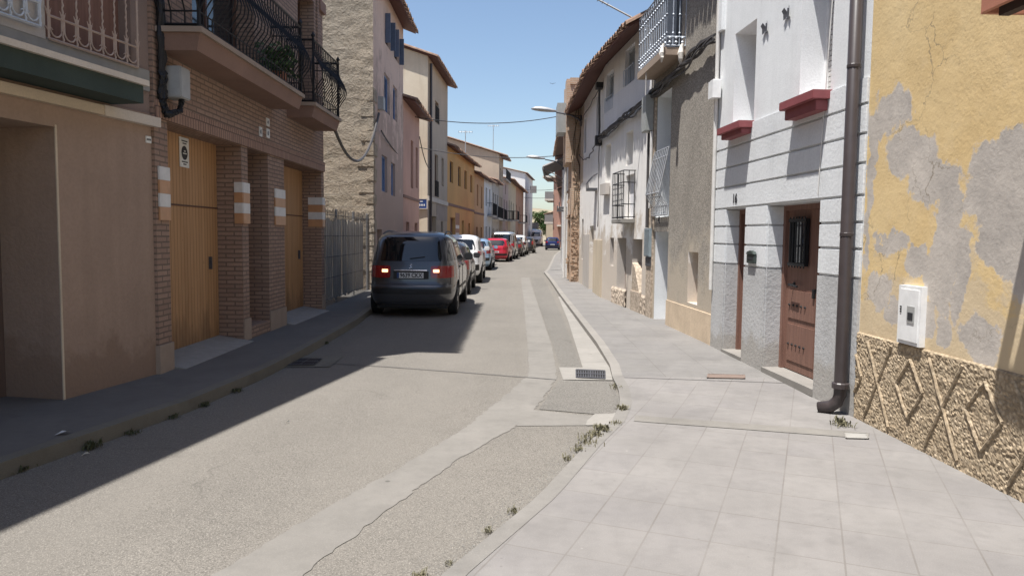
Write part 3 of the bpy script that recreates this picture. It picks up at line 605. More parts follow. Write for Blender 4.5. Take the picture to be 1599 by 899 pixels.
b = B.mb(); b.box(.22, .46, -.2, 0, 3.12, 3.46); b.build('junction_box', 'grey_plastic', B.e, bevel=.012)
B.roof(0, B.L, 11.9, .32, 9, 1.8, sp=.22)
# pot plant and towel on the balcony
t = thing('balcony_plant', 'bushy green pot plant at the far end of the long balcony', 'plant', (-3.55, 11.35, 3.84))
b = MB(); b.lathe((0, 0, 0), [(.09, 0), (.13, .2), (.14, .22), (.1, .22)], 12); b.build('pot', 'pot', t)
b = MB()
for i in range(260):
    an, rr_ = random.uniform(0, 6.28), random.uniform(0, .3); h = random.uniform(.2, .6); x, y = rr_*math.cos(an)*.8, rr_*math.sin(an)*1.6; a = random.uniform(0, 6.28); s_ = .05
    b.quad((x, y, h), (x+s_*math.cos(a), y+s_*math.sin(a), h+.03), (x+2*s_*math.cos(a+.3), y+2*s_*math.sin(a+.3), h-.02), (x+s_*math.cos(a+.6), y+s_*math.sin(a+.6), h-.03))
b.build('foliage', 'plant_leaf', t)
# cable bundle at the join of the two left houses
def wob(path, amp, n=10):
    out = []
    for a, b_ in zip(path, path[1:]):
        a, b_ = Vector(a), Vector(b_)
        for i in range(n): out.append(a.lerp(b_, i/n)+Vector([random.uniform(-amp, amp) for _ in range(3)]))
    out.append(Vector(path[-1])); return out
b = MB()
for k in range(12):
    o_ = .06*random.uniform(-1, 1)
    b.tube(wob([(-3.81+random.uniform(-.02, .05), 8.02+o_, 8.), (-3.77, 8.06+o_, 4.3), (-3.78, 8.1+o_, 3.4), (-3.79, 8.1+o_, 3.05), (-3.77, 8.15+o_, 2.92), (-3.72, 8.35, 3.0), (-3.68, 8.33, 3.14)], .018, 8), .019, 5)
tag(b.build('cable_bundle', 'cable_black'), 'thick black cable bundle hanging down the joint between the beige and brick houses', 'cable')
# --- fence over the empty lot
t = thing('fence', 'grey sheet and steel rod fence closing the empty lot beside the stone house', 'fence', (-3.97, 15.0, .1), R(90))
b = MB(); x = .05
while x < 4.6:
    wv = random.uniform(.09, .2); zt = 1.86+random.uniform(-.04, .05); o_ = .02*random.random()
    b.box(x, x+wv-.012, -.015+o_, o_, .08+random.uniform(0, .05), zt); x += wv
b.build('board_panel', 'grey_board', t)
b = MB(); x = 0.0
while x < 5.35: b.tube([(x, -.04, 0), (x+random.uniform(-.02, .02), -.04, 2.06+random.uniform(-.03, .05))], .006, 4); x += .1
for zz in (.15, .6, 1.05, 1.5, 1.95): b.tube([(0, -.045, zz), (5.35, -.045, zz)], .006, 4)
b.build('steel_mesh', 'cable_grey', t)
for x in (.0, 1.8, 3.6, 5.35):
    b = MB(); b.tube([(x, .03, 0), (x, .03, 2.1)], .025, 8); b.build('post', 'galvanised', t)
b = MB(); b.quad((-16, 14.95, .105), (-3.9, 14.95, .105), (-3.9, 20.4, .105), (-16, 20.4, .105)); struct('lot_ground', b, 'earth')
# --- left 3: tall stone house
B = Bld('stone_house', 'tall house with rough stone side wall and salmon front with blue shutters', (-3.82, 20.4), (-3.87, 26.25), 'L')
H3 = [(1.35, 2.35, 2.9, 3.97, .12), (3.1, 3.95, 2.87, 3.92, .12), (1.8, 2.85, 5.3, 6.42, .12), (3.5, 4.4, 5.32, 6.4, .12), (2.0, 2.95, 7.3, 8.15, .12), (3.75, 4.85, 7.3, 8.15, .12), (.55, 1.35, -.05, 1.78, .2)]
B.wall(0, B.L, -.3, 8.75, H3, 'salmon_stucco', 9, side='old_stone', gable=1.7)
for h in H3[:4]: B.window(h, 'shutter', 'blue_paint', 'blue_paint')
for h in H3[4:6]:
    B.window(h, 'glass', 'dark_wood')
    for sgn, u in ((-1, h[0]), (1, h[1])):
        b = B.mb(); b.box(min(u, u+sgn*.035), max(u, u+sgn*.035), -.16, -.01, h[2], h[3]); b.build('shutter', 'blue_dark', B.e)
B.door(H3[6], 'dark_wood')
# rough quoins on the corner
b = B.mb(); z = .0; k = 0
while z < 5.6:
    hh = random.uniform(.28, .42); l1, l2 = (.5, .22) if k % 2 else (.22, .5)
    l1 *= random.uniform(.7, 1.1); l2 *= random.uniform(.7, 1.1)
    b.box(-.012-random.random()*.02, l1, -.012-random.random()*.02, l2, z, z+hh-.008); z += hh; k += 1
b.build('quoins', 'old_stone', B.e, bevel=.02)
b = B.mb(); b.box(.7, 1.0, -.16, 0, 5.15, 5.5); b.build('junction_box', 'grey_plastic', B.e)
B.roof(0, B.L, 8.75, .42, 9, 1.7, ov_end=.12)
tag(MB().build('tmp', 'ink'), 'x y z w', 'tmp'); bpy.data.objects.remove(bpy.data.objects['tmp'])
# --- left 4: pink low house
B = Bld('pink_house', 'low pink house squeezed between the stone house and the alley', (-3.87, 26.26), (-3.86, 30.65), 'L')
H = [(1.9, 2.6, 3.4, 5.2, .12), (3.3, 3.9, 3.5, 5.1, .12), (.7, 1.5, -.05, 2.1, .15), (3.0, 3.9, -.05, 2.1, .15)]
B.wall(0, B.L, -.3, 6.35, H, 'pink_stucco', 7, gable=1.)
for h in H[:2]: B.window(h, 'shutter', 'door_brown', 'door_brown')
for h in H[2:]: B.door(h, 'door_brown')
B.panel('string_course', 0, B.L, 2.95, 3.05, -.03, 'soffit_brown', .03)
B.roof(0, B.L, 6.35, .45, 7, 1.0)
# --- left 5: cream tall house
B = Bld('cream_house', 'tall cream house with a bright bare side wall above the alley', (-3.8, 33.1), (-3.5, 39.65), 'L')
H = [(2.2, 3.3, 6.95, 7.95, .15), (2.1, 3.2, 3.45, 5.45, .15), (4.4, 5.2, 4.1, 5.5, .15), (.6, 2.6, -.05, 2.5, .3), (4.2, 5.0, .9, 2.3, .15)]
B.wall(0, B.L, -.3, 9.45, H, 'tan_stucco', 9, side='cream_stucco', gable=1.5)
for h in H[:3]: B.window(h, 'glass', 'dark_wood')
B.door(H[3], 'jamb_dark', 'garage_door'); B.window(H[4], 'glass', 'dark_wood')
B.panel('string_course', 0, B.L, 3.15, 3.36, -.06, 'cream_trim', .06)
B.panel('lower_render', .0, .6, -.1, 3.14, -.012, 'lower_tan', .01); B.panel('lower_render', 2.6, B.L, 2.35, 3.14, -.012, 'lower_tan', .01)
b = B.mb(); b.tube([(.35, -.09, 0), (.35, -.09, 9.2)], .06, 8); b.build('downpipe', 'pipe_brown', B.e)
for h in H[:2]:
    b = B.mb()
    for i in range(8): x = h[0]+(h[1]-h[0])*i/7; b.tube([(x, -.03, h[2]), (x, -.03, h[2]+.75)], .01, 4)
    b.tube([(h[0], -.03, h[2]+.75), (h[1], -.03, h[2]+.75)], .015, 4); b.tube([(h[0], -.03, h[2]+.05), (h[1], -.03, h[2]+.05)], .012, 4); b.build('railing', 'black_iron', B.e)
B.roof(0, B.L, 9.45, .42, 9, 1.5)
sgn = thing('street_sign', 'small blue street name plate on the cream side wall over the alley', 'sign', (-4.1, 33.05, 3.0))
b = MB(); b.box(-.27, .27, -.02, .0, -.2, .2); b.build('plate', 'sign_blue', sgn)
b = MB(); b.box(-.1, .1, -.025, -.021, .08, .12)
for i in range(6): b.box(-.2+i*.07, -.16+i*.07, -.025, -.021, -.1, -.01)
b.build('lettering', 'paper', sgn)
b = MB()
for q in ((-.28, .28, .2, .23), (-.28, .28, -.23, -.2), (-.31, -.27, -.23, .23), (.27, .31, -.23, .23)): b.box(q[0], q[1], -.03, 0, q[2], q[3])
b.build('frame', 'cream_trim', sgn)
# --- generic further houses
def house(name, label, p0, p1, side, h, mat, holes, roof=True, over=.4, rise=1.0, depth=8, sidemat=None, doors=(), frame='dark_wood', balconies=(), kind='glass', soffit='eave_wood', fill='window_glass', course=None):
    B = Bld(name, label, p0, p1, side)
    hs = [q if len(q) == 5 else (*q, .15) for q in holes]; ds = [(*q, .2) for q in doors]
    B.wall(0, B.L, -.3, h, hs+ds, mat, depth, side=sidemat, gable=rise if roof else 0)
    for q in hs: B.window(q, kind, frame, fill)
    for q in ds: B.door(q)
    for (a, c, z, o_) in balconies:
        b = B.mb(); b.box(a, c, -o_, 0, z-.13, z); b.build('balcony_slab', 'grey_stucco', B.e)
        b = B.mb(); n = int((c-a)/.16)
        for i in range(n+1): x = a+(c-a)*i/n; b.tube([(x, -o_+.03, z), (x, -o_+.03, z+.95)], .011, 4, False)
        for i in range(3):
            for x in (a+.02, c-.02): b.tube([(x, -o_+.03+i*o_/3, z), (x, -o_+.03+i*o_/3, z+.95)], .011, 4, False)
        for zz in (z+.05, z+.95): b.tube([(a, 0, zz), (a, -o_+.03, zz), (c, -o_+.03, zz), (c, 0, zz)], .016, 4)
        b.build('railing', 'black_iron', B.e)
    if course: B.panel('string_course', 0, B.L, course, course+.15, -.03, 'soffit_brown', .03)
    if roof: B.roof(0, B.L, h, over, depth, rise, soffit)
    return B
B = house('ochre_house', 'long ochre yellow two storey house with four upper windows', (-3.5, 39.7), (-2.66, 51.3), 'L', 6.35, 'ochre_stucco', [(.8, 2.0, 4.5, 5.65), (3.9, 5.0, 4.5, 5.65), (6.6, 7.7, 4.5, 5.65), (9.4, 10.5, 4.45, 5.6), (5.6, 6.5, 1., 2.5), (8.6, 9.5, .4, 2.4)], doors=[(1.0, 2.8, -.05, 2.6)], kind='shutter', fill='jamb_dark', frame='jamb_dark', course=3.2, rise=1.3)
for k in range(2):
    B.panel('wall_tile', 3.0, 4.4, 2.0-.45*k, 2.2-.45*k, -.012, 'tile_white', .012)
B.panel('pilaster', 2.9, 4.5, 0, 2.9, -.01, 'brown_stucco', .008)
B = house('orange_house', 'low orange rendered house beyond the ochre one', (-2.66, 51.32), (-2.2, 56.6), 'L', 5.9, 'orange_stucco', [(1.2, 2., 3.7, 5.2), (3.5, 4.3, 3.6, 5.2)], doors=[(1.0, 1.9, -.05, 2.2), (3.4, 4.3, -.05, 2.2)], kind='shutter', fill='jamb_dark', frame='jamb_dark', course=3.1, rise=1.)
B = house('white_house', 'narrow white house with small balcony between orange and grey houses on the left', (-2.2, 56.62), (-1.75, 61.3), 'L', 5.9, 'far_white', [(.9, 1.8, 3.9, 5.3), (3., 3.9, 3.9, 5.3)], doors=[(1., 2., -.05, 2.3), (3., 3.9, -.05, 2.3)], balconies=[(1.9, 4.4, 3.2, .5)], rise=1.)
B = house('grey_house', 'grey rendered house with a long balcony in the left row', (-1.75, 61.32), (-1.3, 68.2), 'L', 6.2, 'grey_stucco', [(1, 2, 3.2, 5.2), (3.1, 4.1, 3.2, 5.2), (5.2, 6.1, 3.2, 5.2)], doors=[(1, 2, -.05, 2.2), (5, 6, -.05, 2.2)], balconies=[(.7, 6.3, 3.1, .5)], rise=1.)
B = house('tan_house', 'tall pale tan house whose bare gable rises over the left roofs', (-1.3, 68.22), (-.98, 73.2), 'L', 9.0, 'tan_stucco', [(1, 2, 6.5, 7.9), (3.1, 4.1, 6.5, 7.9), (1, 2, 3.2, 5.2), (3.1, 4.1, 3.2, 5.2)], doors=[(1, 2, -.05, 2.2)], balconies=[(.7, 4.3, 3.1, .5)], rise=1.7, depth=11, over=.7, sidemat='tan_stucco')
B = house('rose_house', 'rose grey house with flat terrace and upper balcony in the left row', (-.98, 73.22), (-.5, 79.4), 'L', 7.2, 'rose_stucco', [(1, 2, 3.3, 5.2), (4, 5, 3.3, 5.2), (2.4, 3.4, 5.8, 6.8)], doors=[(2, 3.2, -.05, 2.2)], balconies=[(3.4, 5.6, 3.2, .7), (.2, 5.9, 7.2, .3)], roof=False)
B = house('sand_house', 'sand coloured house with a projecting balcony before the brown house', (-.5, 79.42), (.35, 91.5), 'L', 7.6, 'sand_stucco', [(1, 2, 3.4, 5.4), (4, 5, 3.4, 5.4), (8, 9, 3.4, 5.4)], doors=[(2, 3.2, -.05, 2.2), (8, 9, -.05, 2.2)], balconies=[(.4, 3.2, 3.3, 1.)], rise=.8, over=.6)
B = house('brown_house', 'brown rendered house with balcony near the end of the left row', (.35, 91.52), (1.5, 106), 'L', 7.7, 'brown_stucco', [(1, 2, 3.4, 5.4), (6, 7, 3.4, 5.4)], doors=[(3, 4.2, -.05, 2.2)], balconies=[(4.5, 8, 3.3, 1.)], rise=.8, over=.6)
B = house('far_white_house', 'tall white house with a white gable closing the left row', (1.75, 108), (3.2, 122), 'L', 10.6, 'far_white', [(2, 3, 6.5, 8), (2, 3, 3.2, 5), (8, 9, 3.2, 5)], doors=[(5, 6.2, -.05, 2.2)], rise=1.6, depth=14, over=.3)
B.panel('shop_sign', .3, .9, 7.8, 8.8, -1.6, 'canopy_grey', .9)
# --- right: yellow peeling house
a0 = (3.25, 4.57); sx_ = (3.19-3.25)/2.18
B = Bld('yellow_house', 'yellow house with peeling plaster and a rough stone dado with diamond ribs', (3.25-sx_*9, 4.57-9), (3.19, 6.745), 'R')
Yo = B.L-2.18   # u of the old origin
# uv frame: x measured so that u=0 at old origin
b = MB(); L = B.L
zc = .78
def yf(u, d, z): return (L-u, d, z)
w_ = B.mb(); w_.mat('peeling_yellow')
w_.quad((0, 0, zc), (L, 0, zc), (L, 0, 7.2), (0, 0, 7.2)); w_.quad((0, 0, -.3), (0, 7, -.3), (0, 7, 7.2), (0, 0, 7.2)); w_.quad((L, 0, -.3), (L, 7, -.3), (L, 7, 7.2), (L, 0, 7.2)); w_.quad((0, 7, -.3), (L, 7, -.3), (L, 7, 7.2), (0, 7, 7.2)); w_.quad((0, 0, 7.2), (L, 0, 7.2), (L, 7, 7.2), (0, 7, 7.2))
o = w_.build('wall', None, B.e)
for pl in o.data.polygons:
    for li in pl.loop_indices:
        c = o.data.vertices[o.data.loops[li].vertex_index].co; o.data.uv_layers[0].data[li].uv = ((L-c.x)-Yo if abs(pl.normal.y) > .5 else c.y+5, c.z)
# displaced rubble dado
from mathutils import noise as mn
def dado(B, u0, u1, z0, z1, ribs):
    b = B.mb(); s_ = .012; nu = int((u1-u0)/s_); nz_ = int((z1-z0)/s_); vs = []
    for j in range(nz_+1):
        for i in range(nu+1):
            u = u0+(u1-u0)*i/nu; z = z0+(z1-z0)*j/nz_
            h = .018+.006*mn.noise(Vector((u*14, z*14, 1)))+.008*mn.noise(Vector((u*48, z*48, 5)))+.006*mn.noise(Vector((u*85, z*85, 9)))
            for (a, c) in ribs:
                ax, az = a; cx, cz = c; L2 = (cx-ax)**2+(cz-az)**2; t_ = max(0, min(1, ((u-ax)*(cx-ax)+(z-az)*(cz-az))/L2)); dd_ = math.hypot(u-ax-t_*(cx-ax), z-az-t_*(cz-az))
                if dd_ < .022: h = min(h, .018)
            if j == nz_ or i == 0 or i == nu: h = 0 if j == nz_ else h
            if z > z1-.05: h = min(h, .03)
            vs.append((u, -h, z))
    fs = [(j*(nu+1)+i, j*(nu+1)+i+1, (j+1)*(nu+1)+i+1, (j+1)*(nu+1)+i) for j in range(nz_) for i in range(nu)]
    b.add(vs, fs)
    for a, c in ribs:
        if min(a[0], c[0]) > u0 and max(a[0], c[0]) < u1+.02: b.tube(wob([(a[0], -.022, a[1]), (c[0], -.022, c[1])], .003, 16), .0125, 6)
    return b.build('stone_dado', 'rubble_base', B.e)
ribs = []
for k in range(-3, 1):
    c0 = 1.3+k*.9
    D = [(c0+.19, .47), (c0, .7), (c0-.19, .47), (c0, .22)]
    ribs += [(D[i], D[(i+1) % 4]) for i in range(4)]
for k in range(-3, 2):
    c0 = 1.78-.93+.93*k+.0
    ribs += [((c0+.2, .76), (c0-.2, .08)), ((c0-.2, .77), (c0+.2, .08))]
ribs += [((2.18, .6), (2.06, .42)), ((2.06, .42), (2.18, .25))]
ribs = [((a[0]+Yo, a[1]), (c[0]+Yo, c[1])) for a, c in ribs]
dado(B, Yo-1.2, B.L-.0, -.05, zc+.03, ribs)
b = B.mb(); b.box(0, Yo-1.2, -.03, 0, -.1, zc+.02); b.build('stone_dado', 'rubble_base', B.e)
mbx = B.panel('meter_box', Yo+1.15, Yo+1.47, .82, 1.29, -.045, 'white_plastic', .045)
q = B.mb(); q.box(Yo+1.175, Yo+1.445, -.052, -.046, .85, 1.26); q.build('door', 'white_plastic', mbx)
q = B.mb(); q.box(Yo+1.22, Yo+1.32, -.058, -.053, 1.0, 1.13); q.build('reading_window', 'grey_plastic', mbx)
q = B.mb(); q.box(Yo+1.235, Yo+1.305, -.0605, -.0585, 1.02, 1.08); q.build('dial', 'ink', mbx)
q = B.mb(); [q.box(Yo+1.405, Yo+1.425, -.057, -.053, z, z+.012) for z in (1.07, 1.09, 1.11)]; q.build('slots', 'ink', mbx)
# rusty boxed balcony overhead, only its corner in the frame
ub = 4.34-(4.57-9)
b = B.mb(); b.box(ub-.0, ub+.03, -.58, 0, 2.95, 3.3); b.box(ub-1.9, ub, -.6, -.57, 2.95, 3.3); b.build('balcony_rim', 'rust_sheet', B.e)
b = B.mb()
for k in range(9): b.box(ub-.16-.2*k, ub-.06-.2*k, -.56, -.0, 2.98, 3.0)
for y_ in (-.5, -.28, -.08): b.box(ub-1.88, ub-.05, y_-.03, y_+.03, 2.92, 2.978)
b.build('balcony_floor_bars', 'rust_dark', B.e)
B.roof(0, B.L, 7.2, .3, 7, 1.)
# --- right: white house with red sills
B = Bld('white_grey_house', 'white house over grey block courses with red window sills and brown doors', (3.19, 6.75), (2.93, 10.745), 'R')
D1, D2 = (2.8, 3.52, .06, 2.04, .24, 'grey_rough'), (.8, 2.12, .06, 2.04, .24, 'grey_rough')
W1, W2 = (2.68, 3.42, 3.13, 4.38, .42), (.72, 1.42, 3.13, 4.7, .31)
B.wall(0, B.L, -.3, 7.0, [D1, D2, W1, W2], 'render_white', 7)
crs = [3.11, 2.875, 2.61, 2.345, 2.055, 1.81, 1.565, 1.295]
def course(z0, z1, mat, b):
    segs = []; u = 0.0
    hol = sorted([h for h in (D1, D2) if h[2] < (z0+z1)/2 < h[3]])
    for h in hol: segs.append((u, h[0])); u = h[1]
    segs.append((u, B.L))
    for a, c in segs: b.box(a+.001, c-.001, -.022, .0, z0, z1)
cl = B.mb()
for a, c in zip(crs, crs[1:]):
    zt = a if a > 2.1 or a < 2.04 else a
    course(c+.012, a-.012 if a != 3.11 else a, '', cl)
cl.build('block_courses', 'white_rough', B.e, bevel=.004)
for a, c in ((0., D2[0]), (D2[1], D1[0]), (D1[1], B.L)):
    cl = B.mb(); cl.box(a+.001, c-.001, -.022, .0, -.1, 1.283); cl.build('grey_base', 'grey_rough', B.e)
for h in (D1, D2):     # rough grey lining of the door reveals below the light blocks
    for x0 in (h[1]-.012, h[0]): b = B.mb(); b.box(x0, x0+.012, 0.0, h[4]-.002, .06, 1.283); b.build('reveal_lining', 'grey_rough', B.e)
    b = B.mb()
    for a, c in zip([2.04, 1.81, 1.565], [1.81, 1.565, 1.295]): b.box(h[1]-.012, h[1]+.001, 0., h[4]-.002, c+.012, a-.012)
    b.build('reveal_blocks', 'white_rough', B.e)
    b = B.mb(); b.box(h[0], h[1], -.03, h[4], .03, .105); b.build('doorstep', 'kerb_concrete', B.e)
# door leaves
b = B.mb(); a, c, e, f, r = D2[:5]; e = .105
for q in ((a, a+.06, e, f), (c-.07, c, e, f), (a+.06, c-.07, f-.06, f)): b.box(q[0], q[1], r-.06, r+.02, q[2], q[3])
b.build('door_frame', 'door_brown', B.e)
lf = B.mb(); lf.box(a+.42, c-.07, r-.02, r+.02, e+.01, f-.06)
for q in ((a+.5, c-.15, e+.12, e+.55), (a+.5, c-.15, e+.62, e+.95)): lf.box(q[0], q[1], r-.03, r-.02, q[2], q[3])
dr = lf.build('door', 'door_brown', B.e)
lf = B.mb(); lf.box(a+.06, a+.41, r-.035, r+.02, e+.01, f-.06); d2_ = lf.build('door', 'door_brown', B.e)
for (par, x0, x1, z0, z1) in ((dr, c-.62, c-.25, 1.36, 1.86), (d2_, a+.14, a+.33, 1.36, 1.86)):
    q = B.mb(); q.box(x0, x1, r-.045, r-.036, z0, z1); pn = q.build('pane', 'window_glass', par)
    q = B.mb(); n = 5
    for i in range(n+1): x = x0+(x1-x0)*i/n; q.tube([(x, r-.08, z0-.04), (x, r-.08, z1+.04)], .009, 5)
    for zz in (z0, z1): q.box(x0-.03, x1+.03, r-.09, r-.04, zz-.018, zz+.018)
    for x in (x0, x1): q.box(x-.018, x+.018, r-.07, r-.036, z0, z1)
    q.build('grille', 'black_iron', par)
q = B.mb(); q.tube([(c-.28, r-.02, 1.12), (c-.28, r-.09, 1.12), (c-.5, r-.09, 1.11)], .013, 6); q.lathe((c-.28, r-.03, 1.12), [(.03, 0), (.03, .01)], 10, 'y'); q.build('handle', 'black_iron', dr)
q = B.mb(); q.box(a+.5, a+.54, r-.05, r-.02, 1.0, 1.1); q.build('lock_plate', 'black_iron', dr)
q = B.mb()
for zz in (.88, .42):
    for i in range(5): q.lathe((c-.2-i*.1, r-.03, zz-.0), [(.0, -.022), (.012, -.015), (.016, 0)], 6, 'y')
for zz in (.3, .9): q.lathe((a+.25, r-.035, zz), [(.0, -.022), (.01, -.015), (.014, 0)], 6, 'y')
q.build('studs', 'black_iron', dr)
b = B.mb(); a, c, e, f, r = D1[:5]; e = .105
for q in ((a, a+.06, e, f), (c-.06, c, e, f), (a+.06, c-.06, f-.06, f)): b.box(q[0], q[1], r-.07, r+.02, q[2], q[3])
b.box(a+.06, c-.06, r-.02, r+.02, e, f-.06); b.build('door', 'door_brown', B.e)
for (w_, sa, sb) in ((W1, 2.66, 3.47), (W2, .68, 1.47)):
    a, c, e, f, r = w_; fr = B.window(w_, 'none', 'white_plastic', 'blind_grey', .04); q = B.mb(); k = e+.05
    while k < f-.05: q.box(a+.04, c-.04, r-.014, r-.001, k, k+.045); k += .055
    q.build('roller_blind', 'blind_grey', fr)
    q = B.mb(); q.box(sa, sb, -.2, .1, 3.035, 3.125); q.box(sa+.04, sb-.04, -.15, 0, 2.97 if w_ is W1 else 2.93, 3.034); q.build('sill', 'sill_red', B.e, bevel=.006)
ml = B.mb(); ml.box(2.38, 2.62, -.06, -.022, 1.34, 1.45); ml.prism([(2.37, 1.45), (2.63, 1.45), (2.59, 1.485), (2.5, 1.5), (2.41, 1.485)], lambda x, z, y: (x, y, z), -.07, -.022); mlo = ml.build('mailbox', 'mailbox_green', B.e, bevel=.006)
q = B.mb(); q.box(2.42, 2.58, -.065, -.06, 1.39, 1.415); q.build('slot', 'ink', mlo)
def butterfly(B, u, z, s_=.1):
    b = B.mb()
    for sg_ in (-1, 1):
        b.add([(u, -.004, z), (u+sg_*s_*.6, -.03, z+s_*.8), (u+sg_*s_, -.04, z+s_*.5), (u+sg_*s_*.8, -.03, z+.1*s_), (u+sg_*s_*.7, -.03, z-s_*.6), (u+sg_*s_*.2, -.02, z-s_*.5)], [(0, 1, 2, 3), (0, 3, 4, 5)])
    b.tube([(u, -.012, z-s_*.6), (u, -.012, z+s_*.6)], .008, 5); return b.build('butterfly_ornament', 'dark_grey_iron', B.e)
butterfly(B, 2.36, 4.17); butterfly(B, 1.76, 4.17)
text_part('16', .17, 'ink', B.e, (B.X(3.18), -.0265, 2.17), (R(90), 0, 0), 'house_number')
b = B.mb(); up_ = .1; b.tube([(up_, -.1, 7.0), (up_, -.1, .3), (up_, -.1, .2), (up_+.015, -.12, .13), (up_+.05, -.16, .08), (up_+.12, -.24, .05)], .058, 14); dp = b.build('downpipe', 'pipe_brown', B.e, smooth=True)
for zz in (1.68, 3.2, 5.): b = B.mb(); b.lathe((up_, -.1, zz), [(.06, 0), (.063, .005), (.063, .03), (.06, .035)], 14); b.build('bracket', 'pipe_brown', dp)
b = B.mb(); b.lathe((up_, -.1, .26), [(.068, 0), (.078, .005), (.078, .05), (.068, .06)], 14); b.build('bracket', 'pipe_brown', dp)
b = B.mb(); b.tube([(.55, -.025, 7), (.7, -.03, 3.95), (.84, -.03, 2.1)], .006, 4); b.build('wall_cable', 'pipe_white', B.e)
b = B.mb(); b.tube([(3.97, -.05, .9), (3.97, -.05, 6.8)], .028, 8); b.build('conduit', 'pipe_white', B.e)
b = B.mb(); b.box(3.84, 4.03, -.15, -.03, 3.62, 3.86); b.box(3.86, 4.01, -.13, -.03, 3.86, 3.88); b.build('junction_box', 'white_plastic', B.e)
b = B.mb(); b.box(3.82, 3.99, -.06, .0, 4.55, 7.); b.build('cable_cover', 'render_white', B.e)
B.roof(0, B.L, 7.0, .25, 7, 1.)
# --- right: pebbledash house
B = Bld('pebbledash_house', 'dark pebbledash house with a silver balcony and a white window recess', (2.93, 10.75), (2.70, 14.745), 'R')
bw, dw, ni, bd2 = (2.52, 3.5, 2.02, 4.28, .3, 'render_white'), (2.5, 3.42, -.05, 1.75, .3, 'render_white'), (.74, 1.27, .6, 1.42, .16, 'old_white'), (2.0, 3.3, 4.85, 7.0, .25, 'pale_grey_paint')
B.wall(0, B.L, -.3, 7.35, [bw, dw, ni, bd2], 'pebbledash', 7)
B.panel('window_back', ni[0], ni[1], ni[2], ni[3], ni[4], 'old_white')
B.window(bw, 'glass', 'pale_grey_paint'); B.window(bd2, 'glass', 'pale_grey_paint')
B.panel('door', dw[0], dw[1], -.05, 1.75, .3, 'render_white')
B.panel('door_grille', 2.62, 3.3, 1.26, 1.56, .27, 'deep_dark', .03)
b = B.mb(); b.box(0, 2.5, -.02, 0, -.1, .53); b.build('beige_base', 'beige_base', B.e)
b = B.mb(); b.box(3.55, 3.98, -.04, 0, -.1, 4.3); b.build('pilaster', 'pebbly_plaster', B.e)
cb = B.mb(); cb.box(3.56, 3.97, -.09, -.042, 1.27, 1.82); cbo = cb.build('meter_cabinet', 'cabinet_blue', B.e)
q = B.mb(); k = 1.3
while k < 1.8: q.box(3.58, 3.95, -.098, -.091, k, k+.02); k += .04
q.build('slats', 'cabinet_blue', cbo)
B.panel('cabinet_base', 3.57, 3.96, 1.08, 1.26, -.06, 'dark_grey_iron', .02)
b = B.mb(); b.box(3.62, 3.98, -.2, -.042, 3.68, 4.36); b.build('junction_box', 'grey_box', B.e, bevel=.01)
for u in (3.6, 3.82):
    b = B.mb(); b.tube([(u, -.08, 1.83 if u > 3.7 else 2.2), (u, -.08, 3.66)], .03, 8); b.build('conduit', 'pipe_white' if u < 3.7 else 'cable_grey', B.e)
# bellied window cage
b = B.mb(); a, c = 2.5, 3.5
for i in range(9):
    x = a+(c-a)*i/8
    b.tube([(x, -.03, 3.25), (x, -.05, 3.15), (x, -.16, 2.6), (x, -.19, 2.45), (x, -.12, 2.32), (x, -.04, 2.22), (x, -.04, 2.05)], .012, 5)
    b.tube([(x+.05, -.05, 2.2), (x+.07, -.06, 2.12), (x+.03, -.06, 2.06)], .008, 4)
for (y, z) in ((-.03, 3.25), (-.06, 3.1), (-.19, 2.45), (-.16, 2.38), (-.04, 2.22), (-.04, 2.05)): b.tube([(a, y, z), (c, y, z)], .011, 5)
b.build('window_cage', 'silver_iron', B.e)
b = B.mb(); b.tube([(3., -.05, 2.03), (3.02, -.05, 1.95), (2.97, -.05, 1.9)], .012, 5)
b.build('cage_scroll', 'dark_grey_iron', B.e)
ba, bc, bo, bz = 1.75, 3.75, .35, 4.66
b = B.mb(); b.box(ba, bc, -bo, 0, bz, bz+.12); b.build('balcony_slab', 'plinth_concrete', B.e)
b = B.mb(); Z = bz+.15; Hh = .98
def bal_line(pa, pb, n):
    for i in range(n+1):
        f = i/n; x, y = pa[0]+(pb[0]-pa[0])*f, pa[1]+(pb[1]-pa[1])*f
        b.tube([(x, y, Z), (x, y, Z+Hh)], .009, 5, False)
        for zz in (.2, .5, .78): b.lathe((x, y, Z+zz-.02), [(.009, 0), (.02, .02), (.009, .04)], 6)
        if i < n:
            xm, ym = x+(pb[0]-pa[0])/n/2, y+(pb[1]-pa[1])/n/2
            for zz in (.03, .1): b.lathe((xm, ym, Z+zz), [(.008, 0), (.028, .025), (.008, .05)], 6)
    for zz in (0, .14, .86, Hh): b.tube([(*pa, Z+zz), (*pb, Z+zz)], .013, 5)
bal_line((ba, -bo+.03), (bc, -bo+.03), 15); bal_line((ba, 0), (ba, -bo+.03), 3); bal_line((bc, 0), (bc, -bo+.03), 3)
b.build('railing', 'grey_iron', B.e)
b = B.mb(); b.tube([(3.1, -.33, bz), (3.1, -.33, 4.25)], .008, 4); b.build('hanging_wire', 'pipe_white', B.e)
B.roof(-.0, B.L, 7.35, .5, 7, 1.)
